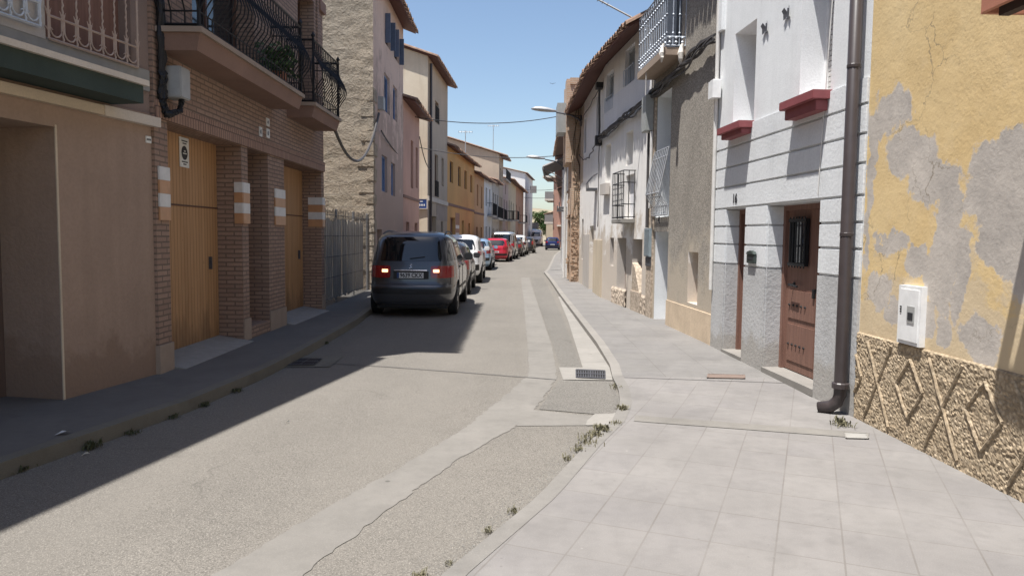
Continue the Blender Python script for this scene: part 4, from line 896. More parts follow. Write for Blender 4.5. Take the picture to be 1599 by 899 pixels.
for (u, dd_, lab) in ((1.72, -.06, 'white rag tied to the balcony foot nearest the wall'), (1.75, -.37, 'smaller white rag tied to the outer corner of the silver balcony')):
    t = MB(B.xf); s_ = .09 if dd_ > -.2 else .07
    for k in range(5):
        t.tube([(u+random.uniform(-.02, .02), dd_, bz+.17), (u+random.uniform(-.03, .03), dd_-.02, bz+.1), (u+random.uniform(-.04, .04), dd_-.03, bz+.02), (u+random.uniform(-.05, .05), dd_-.025, bz-s_*.8), (u+random.uniform(-.04, .04), dd_-.02, bz-s_*1.7)], [s_*.2, s_*.35, s_*.45, s_*.35, s_*.12], 8)
    o = t.build('rag', 'cloth_white'); o.matrix_world = Matrix.Translation(B.e.location) @ Matrix.Rotation(B.e.rotation_euler.z, 4, 'Z'); tag(o, lab, 'cloth')
# --- right: old white house with small balcony
B = Bld('old_white_house', 'old white house with flaking plaster, small black balcony and tiled eave', (2.70, 14.75), (2.30, 18.945), 'R')
H = [(1.35, 1.95, 3.22, 3.95, .2, 'old_white'), (3.45, 4.05, 2.95, 3.92, .18, 'old_white'), (3.3, 4.1, 4.72, 5.66, .12, 'old_white_upper'), (1.35, 2.2, 5.0, 5.8, .12, 'old_white_upper')]
G = [(.42, 1.2, .5, 1.6, .25, 'grey_stucco'), (1.75, 2.6, .42, 1.62, .22, 'grey_stucco'), (2.95, 3.35, .95, 1.62, .2, 'grey_stucco'), (1.2, 1.9, 2.02, 3.0, .1, 'old_white')]
B.wall(0, B.L, -.3, 5.95, H+G, 'old_white', 7)
B.window(H[0], 'none', 'blind_grey', 'blind_grey'); B.window(H[1], 'glass', 'pale_grey_paint'); B.window(H[2], 'shutter', 'pale_grey_paint', 'pale_grey_paint'); B.window(H[3], 'shutter', 'pale_grey_paint', 'pale_grey_paint')
B.panel('blocked_opening', *G[0][:4], .25, 'grey_stucco'); B.panel('blocked_door', *G[1][:4], .22, 'grey_stucco'); B.panel('blocked_arch', *G[2][:4], .2, 'jamb_dark'); B.panel('balcony_door', *G[3][:4], .1, 'old_white_upper')
B.panel('door_patch', 2.05, 2.6, .42, .95, .205, 'dark_wood', .014)
B.panel('upper_render', 0.002, B.L-.002, 4.32, 5.0, -.006, 'old_white_upper', .004)
for (a, c) in ((1.62, 3.0), (.02, .38)):
    b = B.mb(); n = int((c-a)/.05); vs = []; nz_ = 11
    for j in range(nz_+1):
        for i in range(n+1):
            u = a+(c-a)*i/n; z = -.05+.52*j/nz_; vs.append((u, -.03-.025*mn.noise(Vector((u*14, z*14, 3))) if j < nz_ else 0, z))
    b.add(vs, [(j*(n+1)+i, j*(n+1)+i+1, (j+1)*(n+1)+i+1, (j+1)*(n+1)+i) for j in range(nz_) for i in range(n)]); b.build('stone_base', 'pebbly_plaster', B.e)
b = B.mb(); b.box(.42, 1.2, -.03, .22, -.1, .5); b.prism([(.6, .5), (1.2, .5), (1.2, 1.1), (1.0, 1.0)], lambda x, z, y: (x, y, z), -.0, .2); b.build('rubble_fill', 'pebbly_plaster', B.e)
b = B.mb(); b.box(1.05, 2.05, -.28, 0, 1.94, 2.03); b.build('balcony_slab', 'light_concrete', B.e, bevel=.01)
b = B.mb(); z0, z1 = 2.04, 3.05
for i in range(8): x = 1.06+.98*i/7; b.tube([(x, -.265, z0), (x, -.265, z1)], .007, 4)
for i in range(3): [b.tube([(x, -.265+i*.12, z0), (x, -.265+i*.12, z1)], .009, 4) for x in (1.06, 2.04)]
for zz in (z0+.03, z0+.3, z1-.25, z1): b.tube([(1.06, 0, zz), (1.06, -.265, zz), (2.04, -.265, zz), (2.04, 0, zz)], .011, 5)
for i in range(7):
    x = 1.13+.98*i/7
    for zz in (2.42, 2.55, 2.68): b.tube([(x-.05, -.265, zz), (x, -.29, zz+.03), (x+.05, -.265, zz)], .007, 4)
b.build('railing', 'black_iron', B.e)
for u, h in ((3.45, .6), ):
    b = B.mb(); b.box(u-.02, u+.64, -.12, -.02, 2.68, 2.95); b.build('sill_box', 'grey_stucco', B.e)
for h in H[2:]:
    b = B.mb(); 
    for i in range(7): x = h[0]+(h[1]-h[0])*i/6; b.tube([(x, -.03, h[2]), (x, -.03, h[2]+.35)], .008, 4)
    b.tube([(h[0], -.03, h[2]+.35), (h[1], -.03, h[2]+.35)], .012, 4); b.build('railing', 'grey_iron', B.e)
B.roof(0.0, B.L, 5.95, .5, 7, 1.9, ov_end=.02, sp=.2)
# --- right: peeling white house
B = Bld('peeling_white_house', 'whitewashed house with peeling brown patches and a wall lamp, before the brick ruin', (2.30, 18.95), (2.28, 25.36), 'R')
H = [(1.2, 1.9, 4.4, 5.5, .12, 'old_white_upper'), (4.6, 5.2, 4.3, 5.4, .12, 'old_white_upper'), (5.0, 5.5, .9, 2.2, .15, 'grey_stucco')]
G = [(2.0, 3.1, -.05, 1.95, .15, 'old_white')]
B.wall(0, B.L, -.3, 5.95, H+G, 'old_white', 7)
B.window(H[0], 'glass', 'grey_plastic'); B.window(H[1], 'glass', 'grey_plastic'); B.window(H[2], 'glass', 'jamb_dark')
B.panel('door', *G[0][:4], .15, 'render_white')
b = B.mb(); b.box(.02, 1.9, -.02, 0, -.1, 1.55); b.build('stained_render', 'sand_stucco', B.e); b = B.mb(); b.box(3.12, 4.9, -.012, 0, -.1, 1.7); b.build('stained_render', 'grey_stucco', B.e)
b = B.mb(); b.box(5.4, 6.38, -.008, 0, 3.4, 5.9); b.build('stained_render', 'tan_stucco', B.e)
b = B.mb(); b.box(1.3, 1.9, -.25, 0, 2.9, 2.96)
for x in (1.32, 1.6, 1.88): b.tube([(x, -.24, 2.93), (x, -.26, 3.1), (x, -.1, 3.3), (x, 0, 3.35)], .012, 5)
b.build('bracket', 'dark_grey_iron', B.e)
B.roof(0.0, B.L, 5.95, .5, 7, 1.9, ov_end=.02, sp=.2)
# --- right: brick ruin
B = Bld('brick_ruin', 'ruined narrow house of crumbling bare brick jutting out past the peeling white house', (1.99, 25.38), (2.02, 27.4), 'R')
B.wall(0, B.L, -.3, 6.75, [(.5, 1.6, -.2, 2.4, .3, 'rough_brick')], 'rough_brick', 7)
B.panel('rubble_infill', .5, 1.6, -.2, 2.4, .26, 'pebbly_plaster')
b = B.mb()
for i in range(90):
    z = random.uniform(.05, 2.3); y = random.uniform(-.02, .2); s_ = random.uniform(.04, .085); b.box(-random.uniform(.01, .05), .02, y, y+s_*1.3, z, z+s_*.8)
for i in range(40):
    u, z = random.uniform(.02, 1.8), random.uniform(.1, 6.5); s_ = random.uniform(.06, .14); b.box(u, u+s_*1.6, -random.uniform(.01, .06), .01, z, z+s_*.6)
for i in range(40):
    y, z = random.uniform(.0, .4), random.uniform(2.6, 6.5); s_ = random.uniform(.04, .07); b.box(-random.uniform(.01, .03), .01, y, y+s_*1.8, z, z+s_*.5)
o = b.build('loose_bricks', 'rough_brick', B.e); o['kind'] = 'stuff'
b = B.mb()
b.box(.0, 1.9, -.2, .0, 4.15, 6.75)
for i in range(12): b.box(.02+.16*i, .17+.16*i, -.2, .3, 6.75, 6.75+random.uniform(.03, .3))
for i in range(14): b.box(-.05, .1, -.1+.5*i, .38+.5*i, 6.75, 6.75+random.uniform(.03, .25))
b.build('broken_top', 'rough_brick', B.e)
b = B.mb()
for k in range(4):
    y = random.uniform(-.02, .22); b.tube(wob([(-.05, y, 2.2), (-.06, y+.15, 3.3), (-.05, y-.02, 4.3), (-.06, y+.12, 5.9)], .04, 6), .012, 4)
b.build('dry_creeper', 'bark', B.e)
b = B.mb(); b.box(.4, 1.5, -.5, -.2, 5.2, 6.2); b.build('enclosed_balcony', 'grey_box', B.e)
# --- right further houses
B = house('white_cottage', 'white cottage with dark overhanging eave beyond the brick ruin', (2.03, 27.42), (2.3, 34.5), 'R', 5.35, 'far_white', [(1.2, 2., 3., 4.6), (4.4, 5.2, 3., 4.6), (4., 4.8, .9, 2.)], doors=[(1.6, 2.5, -.05, 2.1)], rise=1.2, over=.38, soffit='dark_wood')
b = B.mb(); b.tube([(.1, -.1, .1), (.1, -.1, 5.2)], .05, 8); b.build('downpipe', 'pipe_white', B.e)
for (u, z) in ((1.1, 2.7), (4.3, 2.7)):
    b = B.mb(); b.box(u, u+1., -.3, 0, z, z+.06)
    for i in range(6): b.tube([(u+.03+i*.19, -.28, z), (u+.03+i*.19, -.28, z+.25)], .01, 4)
    b.build('window_shelf', 'dark_grey_iron', B.e)
B = house('canopy_house', 'white house with a grey corrugated canopy jutting over the street', (2.3, 34.52), (2.75, 42), 'R', 5.6, 'far_white', [(1.5, 2.4, 3., 4.4), (4.4, 5.3, 3., 4.4)], doors=[(3, 4, -.05, 2.1)], rise=1., over=.3)
b = B.mb(); n = 24
for i in range(n): x0 = .3+5.5*i/n; b.add([(x0, .0, 5.25), (x0+.11, 0, 5.32), (x0+.23, 0, 5.25), (x0, -.95, 4.85), (x0+.11, -.95, 4.92), (x0+.23, -.95, 4.85)], [(0, 1, 4, 3), (1, 2, 5, 4)])
b.box(.3, 5.8, -.97, -.9, 4.75, 4.84)
for x in (.4, 3., 5.7): b.tube([(x, 0, 4.3), (x, -.9, 4.8)], .025, 5)
b.build('canopy', 'canopy_grey', B.e)
B = house('pale_house', 'pale rendered house hidden behind the canopy house on the right', (2.77, 42.05), (4.0, 60), 'R', 5.6, 'grey_stucco', [(3, 4, 3, 4.4), (9, 10, 3, 4.4)], doors=[(6, 7, -.05, 2.1)], rise=1.)
B = house('sandy_house', 'sand rendered house farther along the right pavement', (4.02, 60.05), (6.15, 84.5), 'R', 5.4, 'sand_stucco', [(3, 4, 3, 4.4), (14, 15, 3, 4.4)], doors=[(6, 7, -.05, 2.1)], rise=1.)
# modern pink brick apartment
B = Bld('apartment_block', 'pinkish brick apartment block with stacked balconies at the far right of the street', (5.6, 103), (7.3, 116), 'R')
H = [(1.5, 3.5, .1, 2.5, .3), (1.5, 3.5, 3.7, 5.9, .3), (1.5, 3.5, 6.9, 8.9, .3), (7, 9, 3.7, 5.9, .3), (7, 9, 6.9, 8.9, .3)]
B.wall(0, B.L, -.3, 9.6, H, 'pink_brick', 9)
for h in H: B.window(h, 'glass', 'dark_wood')
for z in (3.5, 6.7):
    b = B.mb(); b.box(-.2, 6, -1.2, 0, z-.25, z); b.build('balcony_slab', 'cream_trim', B.e)
    b = B.mb(); b.box(-.15, 5.9, -1.17, -1.12, z, z+1.); b.box(-.15, -.1, -1.12, 0, z, z+1.); b.build('balcony_front', 'canopy_grey', B.e)
b = B.mb(); b.box(-.4, 8, -1.5, 2, 9.6, 9.85); b.build('eave_slab', 'cream_trim', B.e)
b = B.mb(); b.box(1, 6, 1, 5, 9.85, 11.2); b.build('roof_room', 'pink_brick', B.e)
b = B.mb()
for i in range(14): b.tube([(-.3+.4*i, -1.2, 9.85), (-.3+.4*i, -1.2, 10.5)], .02, 4)
b.tube([(-.3, -1.2, 10.5), (5, -1.2, 10.5)], .03, 4); b.build('railing', 'dark_grey_iron', B.e)
for z in (2.9, 5.4, 7.9):
    b = B.mb(); b.box(-.9, -.0, .6, 3.4, z, z+.22); b.build('side_balcony', 'cream_trim', B.e)
B = house('low_beige_house', 'low beige house at the bend closing the street', (5.6, 124), (8, 136), 'R', 5.2, 'sand_stucco', [(1, 2, 2.8, 4), (4, 5, 2.8, 4)], doors=[(2.5, 3.5, -.05, 2.1)], rise=1.)
B.panel('dark_gable_board', .2, 2.6, 3.6, 4.9, -.05, 'brown_stucco', .05)
# ------------------------------------------------------------------ wall bundle on the right houses
def rp(y, off, z):   # point in front of the right wall line
    return (px_(PRW, y)-off, y, z)
b = MB()
for k in range(9):
    path = []; y = 10.8; ph = random.uniform(0, 6); o1 = random.uniform(-.05, .05)
    while y < 19.4:
        z = 4.5 if y < 11.2 else 4.52-(y-11.2)*.045
        sag = .045*math.sin(y*2.3+ph)
        if k > 5: sag += -.06*abs(math.sin(y*1.7))
        path.append(rp(y, .09+.03*math.sin(y*5+ph), z+o1+sag)); y += .16
    b.tube(path, .017, 5)
b.tube(wob([rp(19.4, .08, 4.15), rp(19.5, .08, 5.5)], .01, 8), .03, 6)
b.tube(wob([rp(19.4, .08, 4.15), rp(20.5, .07, 4.1), rp(22, .07, 3.95), rp(24, .07, 4.1), rp(25.3, .07, 4.4)], .03, 6), .016, 5)
b.tube(wob([rp(19.5, .08, 5.5), rp(22, .07, 5.45), rp(25.3, .07, 5.4)], .02, 6), .014, 5)
b.tube(wob([rp(19.5, .06, 4.1), rp(19.5, .06, 3.2), rp(19.55, .06, 1.9)], .01, 6), .012, 5)
tag(b.build('cable_bundle', 'cable_grey'), 'sagging bundle of grey cables strung along the right house fronts', 'cable')
b = MB(); y = 19.45; q = rp(y, .1, 0); b.box(q[0]-.08, q[0]+.09, y-.1, y+.1, 4.0, 4.25); b.box(q[0]-.08, q[0]+.09, y-.14, y+.14, 5.45, 5.6); tag(b.build('junction_box', 'cable_black'), 'black junction box clamped where the right cable bundle turns upward', 'box')
# overhead cables
def cable(name, label, a, c, sag, r=.015, mat='cable_black', n=24):
    b = MB(); a, c = Vector(a), Vector(c); pts = []
    for i in range(n+1): f = i/n; p = a.lerp(c, f); p.z -= 4*sag*f*(1-f); pts.append(p)
    b.tube(pts, r, 5); return tag(b.build(name, mat), label, 'cable')
cable('overhead_cable', 'upper black cable sagging across the street from the pink house', (-3.85, 29.2, 6.2), (2.0, 31, 6.6), .28, .017)
cable('overhead_cable', 'lower black cable crossing the street from the alley corner', (-4., 31.5, 5.3), (2.2, 32, 5.1), .25, .016)
cable('overhead_cable', 'faint thin wire highest across the far end of the street', (1.5, 104, 8.), (5.6, 105, 8.1), .1, .03, 'cable_grey')
cable('overhead_cable', 'faint thin wire lower across the far end of the street', (1.5, 104, 6.9), (5.6, 105, 7.), .1, .03, 'cable_grey')
cable('hanging_cable', 'thick dark cable looping from the brick balcony to the stone house corner', (-3.55, 14.7, 3.8), (-3.76, 20.9, 5.0), 1.0, .032, 'cable_grey')
cable('hanging_cable', 'thin dark cable stapled across the salmon front below the middle windows', (-3.73, 21.1, 4.55), (-3.92, 26.2, 4.3), .06, .02, 'cable_grey')
cable('hanging_cable', 'dark cable drooping at the alley beside the cream house', (-3.82, 30.4, 5.6), (-3.7, 33.6, 4.6), .35, .02, 'cable_grey')
# ------------------------------------------------------------------ street lamps
def street_lamp(label, wall, yv, z, reach, s_=1.):
    t = thing('street_lamp', label, 'street lamp', (wall, yv, z), 0, 'street lamps on the right wall')
    b = MB(); b.tube([(.0, 0, -.12), (-.12, 0, 0), (-reach*.45, 0, .12), (-reach, 0, .2)], [.035, .035, .03, .025], 8); b.tube([(0, 0, -.25), (0, 0, .1)], .045, 8); b.tube([(0, 0, .08), (-reach*.5, 0, .13)], .015, 5); b.build('arm', 'dark_grey_iron', t)
    b = MB(); x0 = -reach; pf = [(.06, 0), (.1, .1), (.15, .3), (.165, .5), (.13, .7), (.05, .82), (.0, .84)]; vs = []; n = 12
    for r_, h in pf:
        for k in range(n): a = 2*math.pi*k/n; q = math.sin(a); vs.append((x0-h, r_*1.1*math.cos(a), .22+h*.09+(r_*.75*q if q > 0 else r_*.25*q)))
    b.add(vs, [(i*n+k, i*n+(k+1) % n, (i+1)*n+(k+1) % n, (i+1)*n+k) for i in range(len(pf)-1) for k in range(n)]+[tuple(range(n))]); b.build('lamp_head', 'galvanised', t, smooth=True)
    b = MB(); vs = []
    for k in range(16): a = 2*math.pi*k/16; vs.append((x0-.45+.3*math.cos(a), .12*math.sin(a), .215+.09*.45+.027*math.cos(a)*-1))
    b.add(vs, [tuple(range(16))]); b.build('lens', 'clear_lens', t)
    return t
street_lamp('grey street lamp on a curved arm over the peeling white house', 2.26, 25.0, 5.55, .85)
street_lamp('smaller farther street lamp over the white cottage', 2.2, 33.0, 4.8, .8)
# ------------------------------------------------------------------ antennas, bird
t = thing('roof_antenna', 'long pale television aerial poking out over the right tiled eave', 'antenna', (1.95, 15.2, 5.95))
b = MB(); b.tube([(.35, -.3, .0), (-1.0, -.1, .75)], .018, 6); b.build('boom', 'galvanised', t)
b = MB()
for i in range(9): f = .35+.07*i; x, z = .35-1.35*f, .75*f; b.tube([(x, -.3+.2*f-.12, z), (x, -.3+.2*f+.12, z)], .006, 4)
b.build('elements', 'galvanised', t)
for (x, y, z, lab) in ((-3.6, 56, 8.1, 'spindly television aerial on the left roofs nearest the ochre house'), (-1.9, 70, 10.6, 'small television aerial on the tall tan roof')):
    t = thing('roof_antenna', lab, 'antenna', (x, y, z)); b = MB(); b.tube([(0, 0, -1.2), (0, 0, 1.3)], .03, 5); b.build('mast', 'galvanised', t)
    b = MB(); b.tube([(-.5, 0, 1.2), (.5, 0, 1.2)], .02, 4)
    for i in range(6): b.tube([(-.5+.2*i, -.2, 1.2), (-.5+.2*i, .2, 1.2)], .012, 4); b.tube([(-.5+.2*i, 0, 1.1), (-.5+.2*i, 0, 1.3)], .012, 4)
    b.build('elements', 'galvanised', t)
b = MB(); b.add([(0, 0, 0), (.35, .05, .12), (.3, -.1, .1), (-.35, .05, .1), (-.3, -.1, .08), (0, .25, 0), (0, -.2, 0), (0, 0, -.06)], [(0, 1, 2), (0, 4, 3), (5, 7, 6), (0, 5, 7), (0, 6, 7), (0, 2, 6), (0, 6, 4)])
o = b.build('bird', 'ink'); o.location = (4.0, 78, 17.3); tag(o, 'tiny dark bird flying in the blue sky', 'bird')
# ------------------------------------------------------------------ cars
def lerp_tab(tab, z):
    if z <= tab[0][0]: return tab[0][1:]
    for a, c in zip(tab, tab[1:]):
        if z <= c[0]:
            f = (z-a[0])/(c[0]-a[0]); return tuple(a[i]+(c[i]-a[i])*f for i in range(1, len(a)))
    return tab[-1][1:]
CN = 6.
def car(name, label, loc, rz, tab, pt, wh, wr=.32, rearwin=(1.1, 1.58, .70, .60), tails=(.78, 1.02, .48, .93), tailmat='red_lens', sidewins=(), belt=1.05, plate='bars', lit=False, rails=False, front=False, bumper=None, group='cars parked along the left kerb', windscreen=None, nn_=6.):
    t = thing(name, label, 'car' if 'van' not in name and 'truck' not in name else ('van' if 'van' in name else 'truck'), loc, rz, group)
    H = tab[-1][0]
    # densify levels
    zs = []
    for a, c in zip(tab, tab[1:]):
        n = max(1, int((c[0]-a[0])/.05)); zs += [a[0]+(c[0]-a[0])*i/n for i in range(n)]
    zs.append(H); N = 72; b = MB(); vs = []
    def sm(z):
        k = [lerp_tab(tab, z+dz) for dz in (-.022, 0, .022)] if tab[0][0]+.03 < z < H-.03 else [lerp_tab(tab, z)]
        return tuple(sum(q[i] for q in k)/len(k) for i in range(3))
    for z in zs:
        yr, yf_, w = sm(z); yc, lh = (yr+yf_)/2, (yf_-yr)/2
        for k in range(N):
            a = 2*math.pi*k/N; c_, s_ = math.cos(a), math.sin(a)
            vs.append((w*math.copysign(abs(c_)**(2/nn_), c_), yc+lh*math.copysign(abs(s_)**(2/nn_), s_), z))
    fs = [(i*N+k, i*N+(k+1) % N, (i+1)*N+(k+1) % N, (i+1)*N+k) for i in range(len(zs)-1) for k in range(N)]+[tuple(range(N))[::-1], tuple(range(len(vs)-N, len(vs)))]
    b.add(vs, fs); body = b.build('body', pt, t, smooth=True)
    W = max(r_[3] for r_ in tab)
    cut = []
    c = MB()
    for y in wh:
        for sd in (-1, 1): c.lathe((sd*(W+.05) if sd > 0 else -(W+.05), y, wr+.02), [(wr+.055, 0), (wr+.055, -.34*sd)], 28, 'x')
    cu = c.build('cutter', 'plastic_black'); md = body.modifiers.new('b', 'BOOLEAN'); md.operation = 'DIFFERENCE'; md.object = cu; md.solver = 'EXACT'
    bpy.context.view_layer.update(); cu.parent = t; bpy.context.view_layer.update()
    me = bpy.data.meshes.new_from_object(body.evaluated_get(bpy.context.evaluated_depsgraph_get())); body.modifiers.clear(); old = body.data; body.data = me; bpy.data.meshes.remove(old); bpy.data.objects.remove(cu)
    body.data.materials.clear(); body.data.materials.append(M[pt]); 
    try: body.data.set_sharp_from_angle(angle=R(38))
    except Exception: pass
    # surface functions
    def rear(x, z, o_=.006):
        yr, yf_, w = sm(z); yc, lh = (yr+yf_)/2, (yf_-yr)/2; q = min(.999, abs(x)/w)
        return (x, yc-lh*(1-q**nn_)**(1/nn_)-o_, z)
    def frnt(x, z, o_=.006): 
        yr, yf_, w = sm(z); yc, lh = (yr+yf_)/2, (yf_-yr)/2; q = min(.999, abs(x)/w)
        return (x, yc+lh*(1-q**nn_)**(1/nn_)+o_, z)
    def sidef(sd):
        def f(y, z, o_=.006):
            yr, yf_, w = sm(z); yc, lh = (yr+yf_)/2, (yf_-yr)/2; q = min(.999, abs(y-yc)/lh)
            return (sd*(w*(1-q**nn_)**(1/nn_)+o_), y, z)
        return f
    def patch(fn, c4, nm, mat, o_=.006, n=10, rnd=.05, par=None, sm_=True):
        (a0_, a1_), (b0_, b1_), z0, z1 = c4   # bottom a0..a1, top b0..b1
        m_ = MB(); vs = []
        for j in range(n+1):
            for i in range(n+1):
                s, v = -1+2*i/n, -1+2*j/n; s2, v2 = s*(1-rnd*abs(v)**6), v*(1-rnd*abs(s)**6); f = (v2+1)/2; g_ = (s2+1)/2
                lo = a0_+(a1_-a0_)*g_; hi = b0_+(b1_-b0_)*g_; vs.append(fn(lo+(hi-lo)*f, z0+(z1-z0)*f, o_))
        m_.add(vs, [(j*(n+1)+i, j*(n+1)+i+1, (j+1)*(n+1)+i+1, (j+1)*(n+1)+i) for j in range(n) for i in range(n)])
        return m_.build(nm, mat, par or t, smooth=sm_)
    if rearwin:
        z0, z1, a, c_ = rearwin; rw = patch(rear, ((-a, a), (-c_, c_), z0, z1), 'rear_window', 'car_glass')
        m_ = MB(); pa = rear(-.02, z0+.05, .02); pb = rear(.28, z0+.09, .02); m_.tube([pa, pb], .008, 5); m_.build('wiper', 'plastic_black', rw)
    if windscreen: z0, z1, a, c_ = windscreen; patch(frnt, ((-a, a), (-c_, c_), z0, z1), 'windscreen', 'car_glass')
    for sd in (-1, 1):
        f = sidef(sd)
        for sw_ in sidewins: patch(f, sw_, 'side_window', 'car_glass')
        if tails:
            z0, z1, xa, xb = tails; xb = min(xb, sm((z0+z1)/2)[2]*.985)
            tl = patch(rear, ((sd*xa, sd*xb), (sd*xa, sd*xb), z0, z1), 'tail_light', tailmat, .012)
            yr = sm((z0+z1)/2)[0]; patch(f, ((yr+.12, yr+.3), (yr+.14, yr+.26), z0+.01, z1), 'tail_light_side', tailmat, .008, par=tl)
            if lit: patch(rear, ((sd*(xa+.05), sd*(xa+.17)), (sd*(xa+.05), sd*(xa+.17)), (z0+z1)/2-.01, (z0+z1)/2+.05), 'lamp_bulb', 'lit_lamp', .02, par=tl)
        # mirror
        my = [s_ for s_ in sidewins]
        if my:
            ym = max(q[0][1] for q in my)-.12; mz = belt+.05; xm = sm(mz)[2]
            m_ = MB(); m_.box(sd*(xm+.02) if sd > 0 else sd*(xm+.22), sd*(xm+.22) if sd > 0 else sd*(xm+.02), ym-.06, ym+.06, mz-.06, mz+.1); m_.build('mirror', pt if lit is False else 'plastic_black', t, bevel=.025, smooth=False)
        if not front:
            for yh in [q[0][0]+.12 for q in sidewins][1:3]:
                p_ = f(yh, belt-.1, .02); m_ = MB(); m_.box(min(p_[0], p_[0]-sd*.02), max(p_[0], p_[0]-sd*.02), yh-.09, yh+.09, belt-.115, belt-.085); m_.build('door_handle', 'plastic_black', t)
            # sill strip and rub strip
            patch(f, ((wh[0]+wr+.1, wh[1]-wr-.1), (wh[0]+wr+.1, wh[1]-wr-.1), .52, .57), 'side_strip', 'plastic_black', .012, rnd=0)
            if len(sidewins) > 1:
                m_ = MB()
                for q in sidewins[1:]:
                    y = q[0][0]-.04
                    pts = [f(y, .3+.08*i, .001) for i in range(int((belt-.3)/.08)+1)]; m_.tube(pts, .006, 4)
                m_.build('door_gap', 'plastic_black', t)
    if plate:
        z = {True: .84}.get(lit, .62 if not front else .42); fn = rear if not front else frnt
        y = fn(0, z, .014)[1]; m_ = MB(); yy_ = sorted((y, y+(.01 if not front else -.01))); m_.box(-.26, .26, yy_[0], yy_[1], z-.055, z+.055); po = m_.build('number_plate', 'plate_white', t)
        if plate != 'bars': text_part(plate, .115, 'ink', po, (0.01, y-.002, z), (R(90), 0, 0), 'plate_lettering', .001, .88)
        else:
            m_ = MB(); yo = y-(.003 if not front else -.003)
            for i in range(7): m_.box(-.2+.06*i, -.165+.06*i, yo-.001, yo+.001, z-.03, z+.03)
            m_.build('plate_lettering', 'ink', po)
        m_ = MB(); yy2 = sorted((y+.002*(1 if front else 1)-.004, y)); m_.box(-.27, -.225, y-.0035, y-.0005, z-.053, z+.053); m_.build('plate_band', 'sign_blue', po) if not front else None
    if bumper and not front:
        z0, z1 = bumper
        patch(rear, ((-W*.97, W*.97), (-W*.97, W*.97), z0, z1), 'bumper_strip', 'plastic_black', .014, n=20, rnd=0)
    if not front:
        xg = W*.86; m_ = MB()
        for zz in (bumper[1]+.08 if bumper else .68,): m_.tube([rear(-xg+2*xg*i/16, zz, .0) for i in range(17)], .005, 4)
        for sx in (-1, 1): m_.tube([rear(sx*W*(.86-.0*i), (bumper[1]+.08 if bumper else .68)+.05*i, .0) for i in range(6)], .005, 4)
        m_.build('tailgate_gap', 'plastic_black', t)
        m_ = MB(); m_.tube([rear(-W*.9+2*W*.9*i/16, .27, .01) for i in range(17)], .02, 4); m_.build('lower_lip', 'plastic_black', t)
    m_ = MB(); yr0, yf0, w0 = tab[0][1:]; m_.box(-W+.2, W-.2, yr0+.15, yf0-.2, .16, .35); m_.build('underbody', 'plastic_black', t)
    wheel0 = None
    for y in wh:
        for sd in (-1, 1):
            if wheel0 is None:
                m_ = MB(); m_.lathe((0, 0, 0), [(wr*.62, -.09), (wr*.92, -.1), (wr, -.075), (wr, .075), (wr*.92, .1), (wr*.62, .09)], 32, 'x'); wheel0 = wl = m_.build('wheel', 'tyre', t, smooth=True)
                wl.data.set_sharp_from_angle(angle=R(35))
                m_ = MB(); m_.lathe((0, 0, 0), [(wr*.6, .03), (wr*.63, .085), (wr*.68, .095), (wr*.68, .06)], 28, 'x')
                for k in range(7):
                    a = 2*math.pi*k/7; d1, d2 = .05, .035
                    ca, sa = math.cos(a), math.sin(a); pts = [(.0, .05), (wr*.62, .032), (wr*.62, -.032), (.0, -.05)]
                    vs = [(x_, r_*ca-q*sa, r_*sa+q*ca) for x_ in (.075, .05) for r_, q in pts]; m_.add(vs, [(0, 1, 2, 3), (7, 6, 5, 4), (0, 4, 5, 1), (1, 5, 6, 2), (2, 6, 7, 3)])
                m_.lathe((0, 0, 0), [(.07, .05), (.06, .09), (.0, .095)], 12, 'x'); rm = m_.build('rim', 'rim_silver', wl)
                m_ = MB(); m_.lathe((0, 0, 0), [(0.01, .0), (wr*.6, .01), (wr*.6, .03), (.01, .03)], 20, 'x'); m_.build('brake_disc', 'plastic_black', wl)
            else: wl = copy_tree(wheel0, t)
            wl.location = (sd*(W-.115), y, wr); wl.rotation_euler = (0, 0, 0 if sd > 0 else math.pi)
    if rails:
        for sd in (-1, 1):
            yr, yf_, w = sm(1.66); xx = sd*(.63); m_ = MB(); m_.tube([(xx, .5, H-.12), (xx, .62, H-.07), (xx, .85, H-.025), (xx, 1.3, H+.0), (xx, 2.0, H-.01), (xx, 2.3, H-.06), (xx, 2.4, H-.12)], .017, 6)
            m_.build('roof_rail', 'plastic_black', t)
    return t, rear, sidef, patch, sm, frnt
MPV = [(.2, .14, 4.45, .78), (.3, .05, 4.56, .86), (.42, .01, 4.62, .895), (.56, .0, 4.63, .905), (.63, .01, 4.62, .905), (.66, .055, 4.6, .903), (.8, .06, 4.52, .905), (.92, .075, 4.3, .9), (1.0, .09, 3.9, .89), (1.06, .105, 3.62, .875), (1.12, .125, 3.5, .86), (1.3, .19, 3.2, .81), (1.48, .26, 2.85, .765), (1.58, .31, 2.6, .73), (1.64, .38, 2.4, .69), (1.685, .55, 2.2, .61), (1.72, .95, 1.85, .42)]
t, rear, sidef, patch, sm, frnt = car('grey_minivan', 'dark graphite minivan with lit tail lights and roof rails, nearest parked car', (-2.02, 14.62, 0), 0, MPV, 'paint_graphite', (.86, 3.72), .325, (1.12, 1.6, .765, .655), (.79, 1.03, .40, .905), 'red_lens',
    [((.22, 1.02), (.52, 1.0), 1.13, 1.5), ((1.1, 2.0), (1.1, 1.95), 1.12, 1.54), ((2.08, 3.15), (2.04, 2.5), 1.12, 1.54)], 1.08, '9639 CKX', True, True, bumper=(.47, .58))
m_ = MB(); lo = [rear(-.035, .965, .012), rear(.0, .965, .012), rear(.045, 1.065, .012), rear(.01, 1.065, .012)]
def sshape(x, z): return rear(x, z, .012)
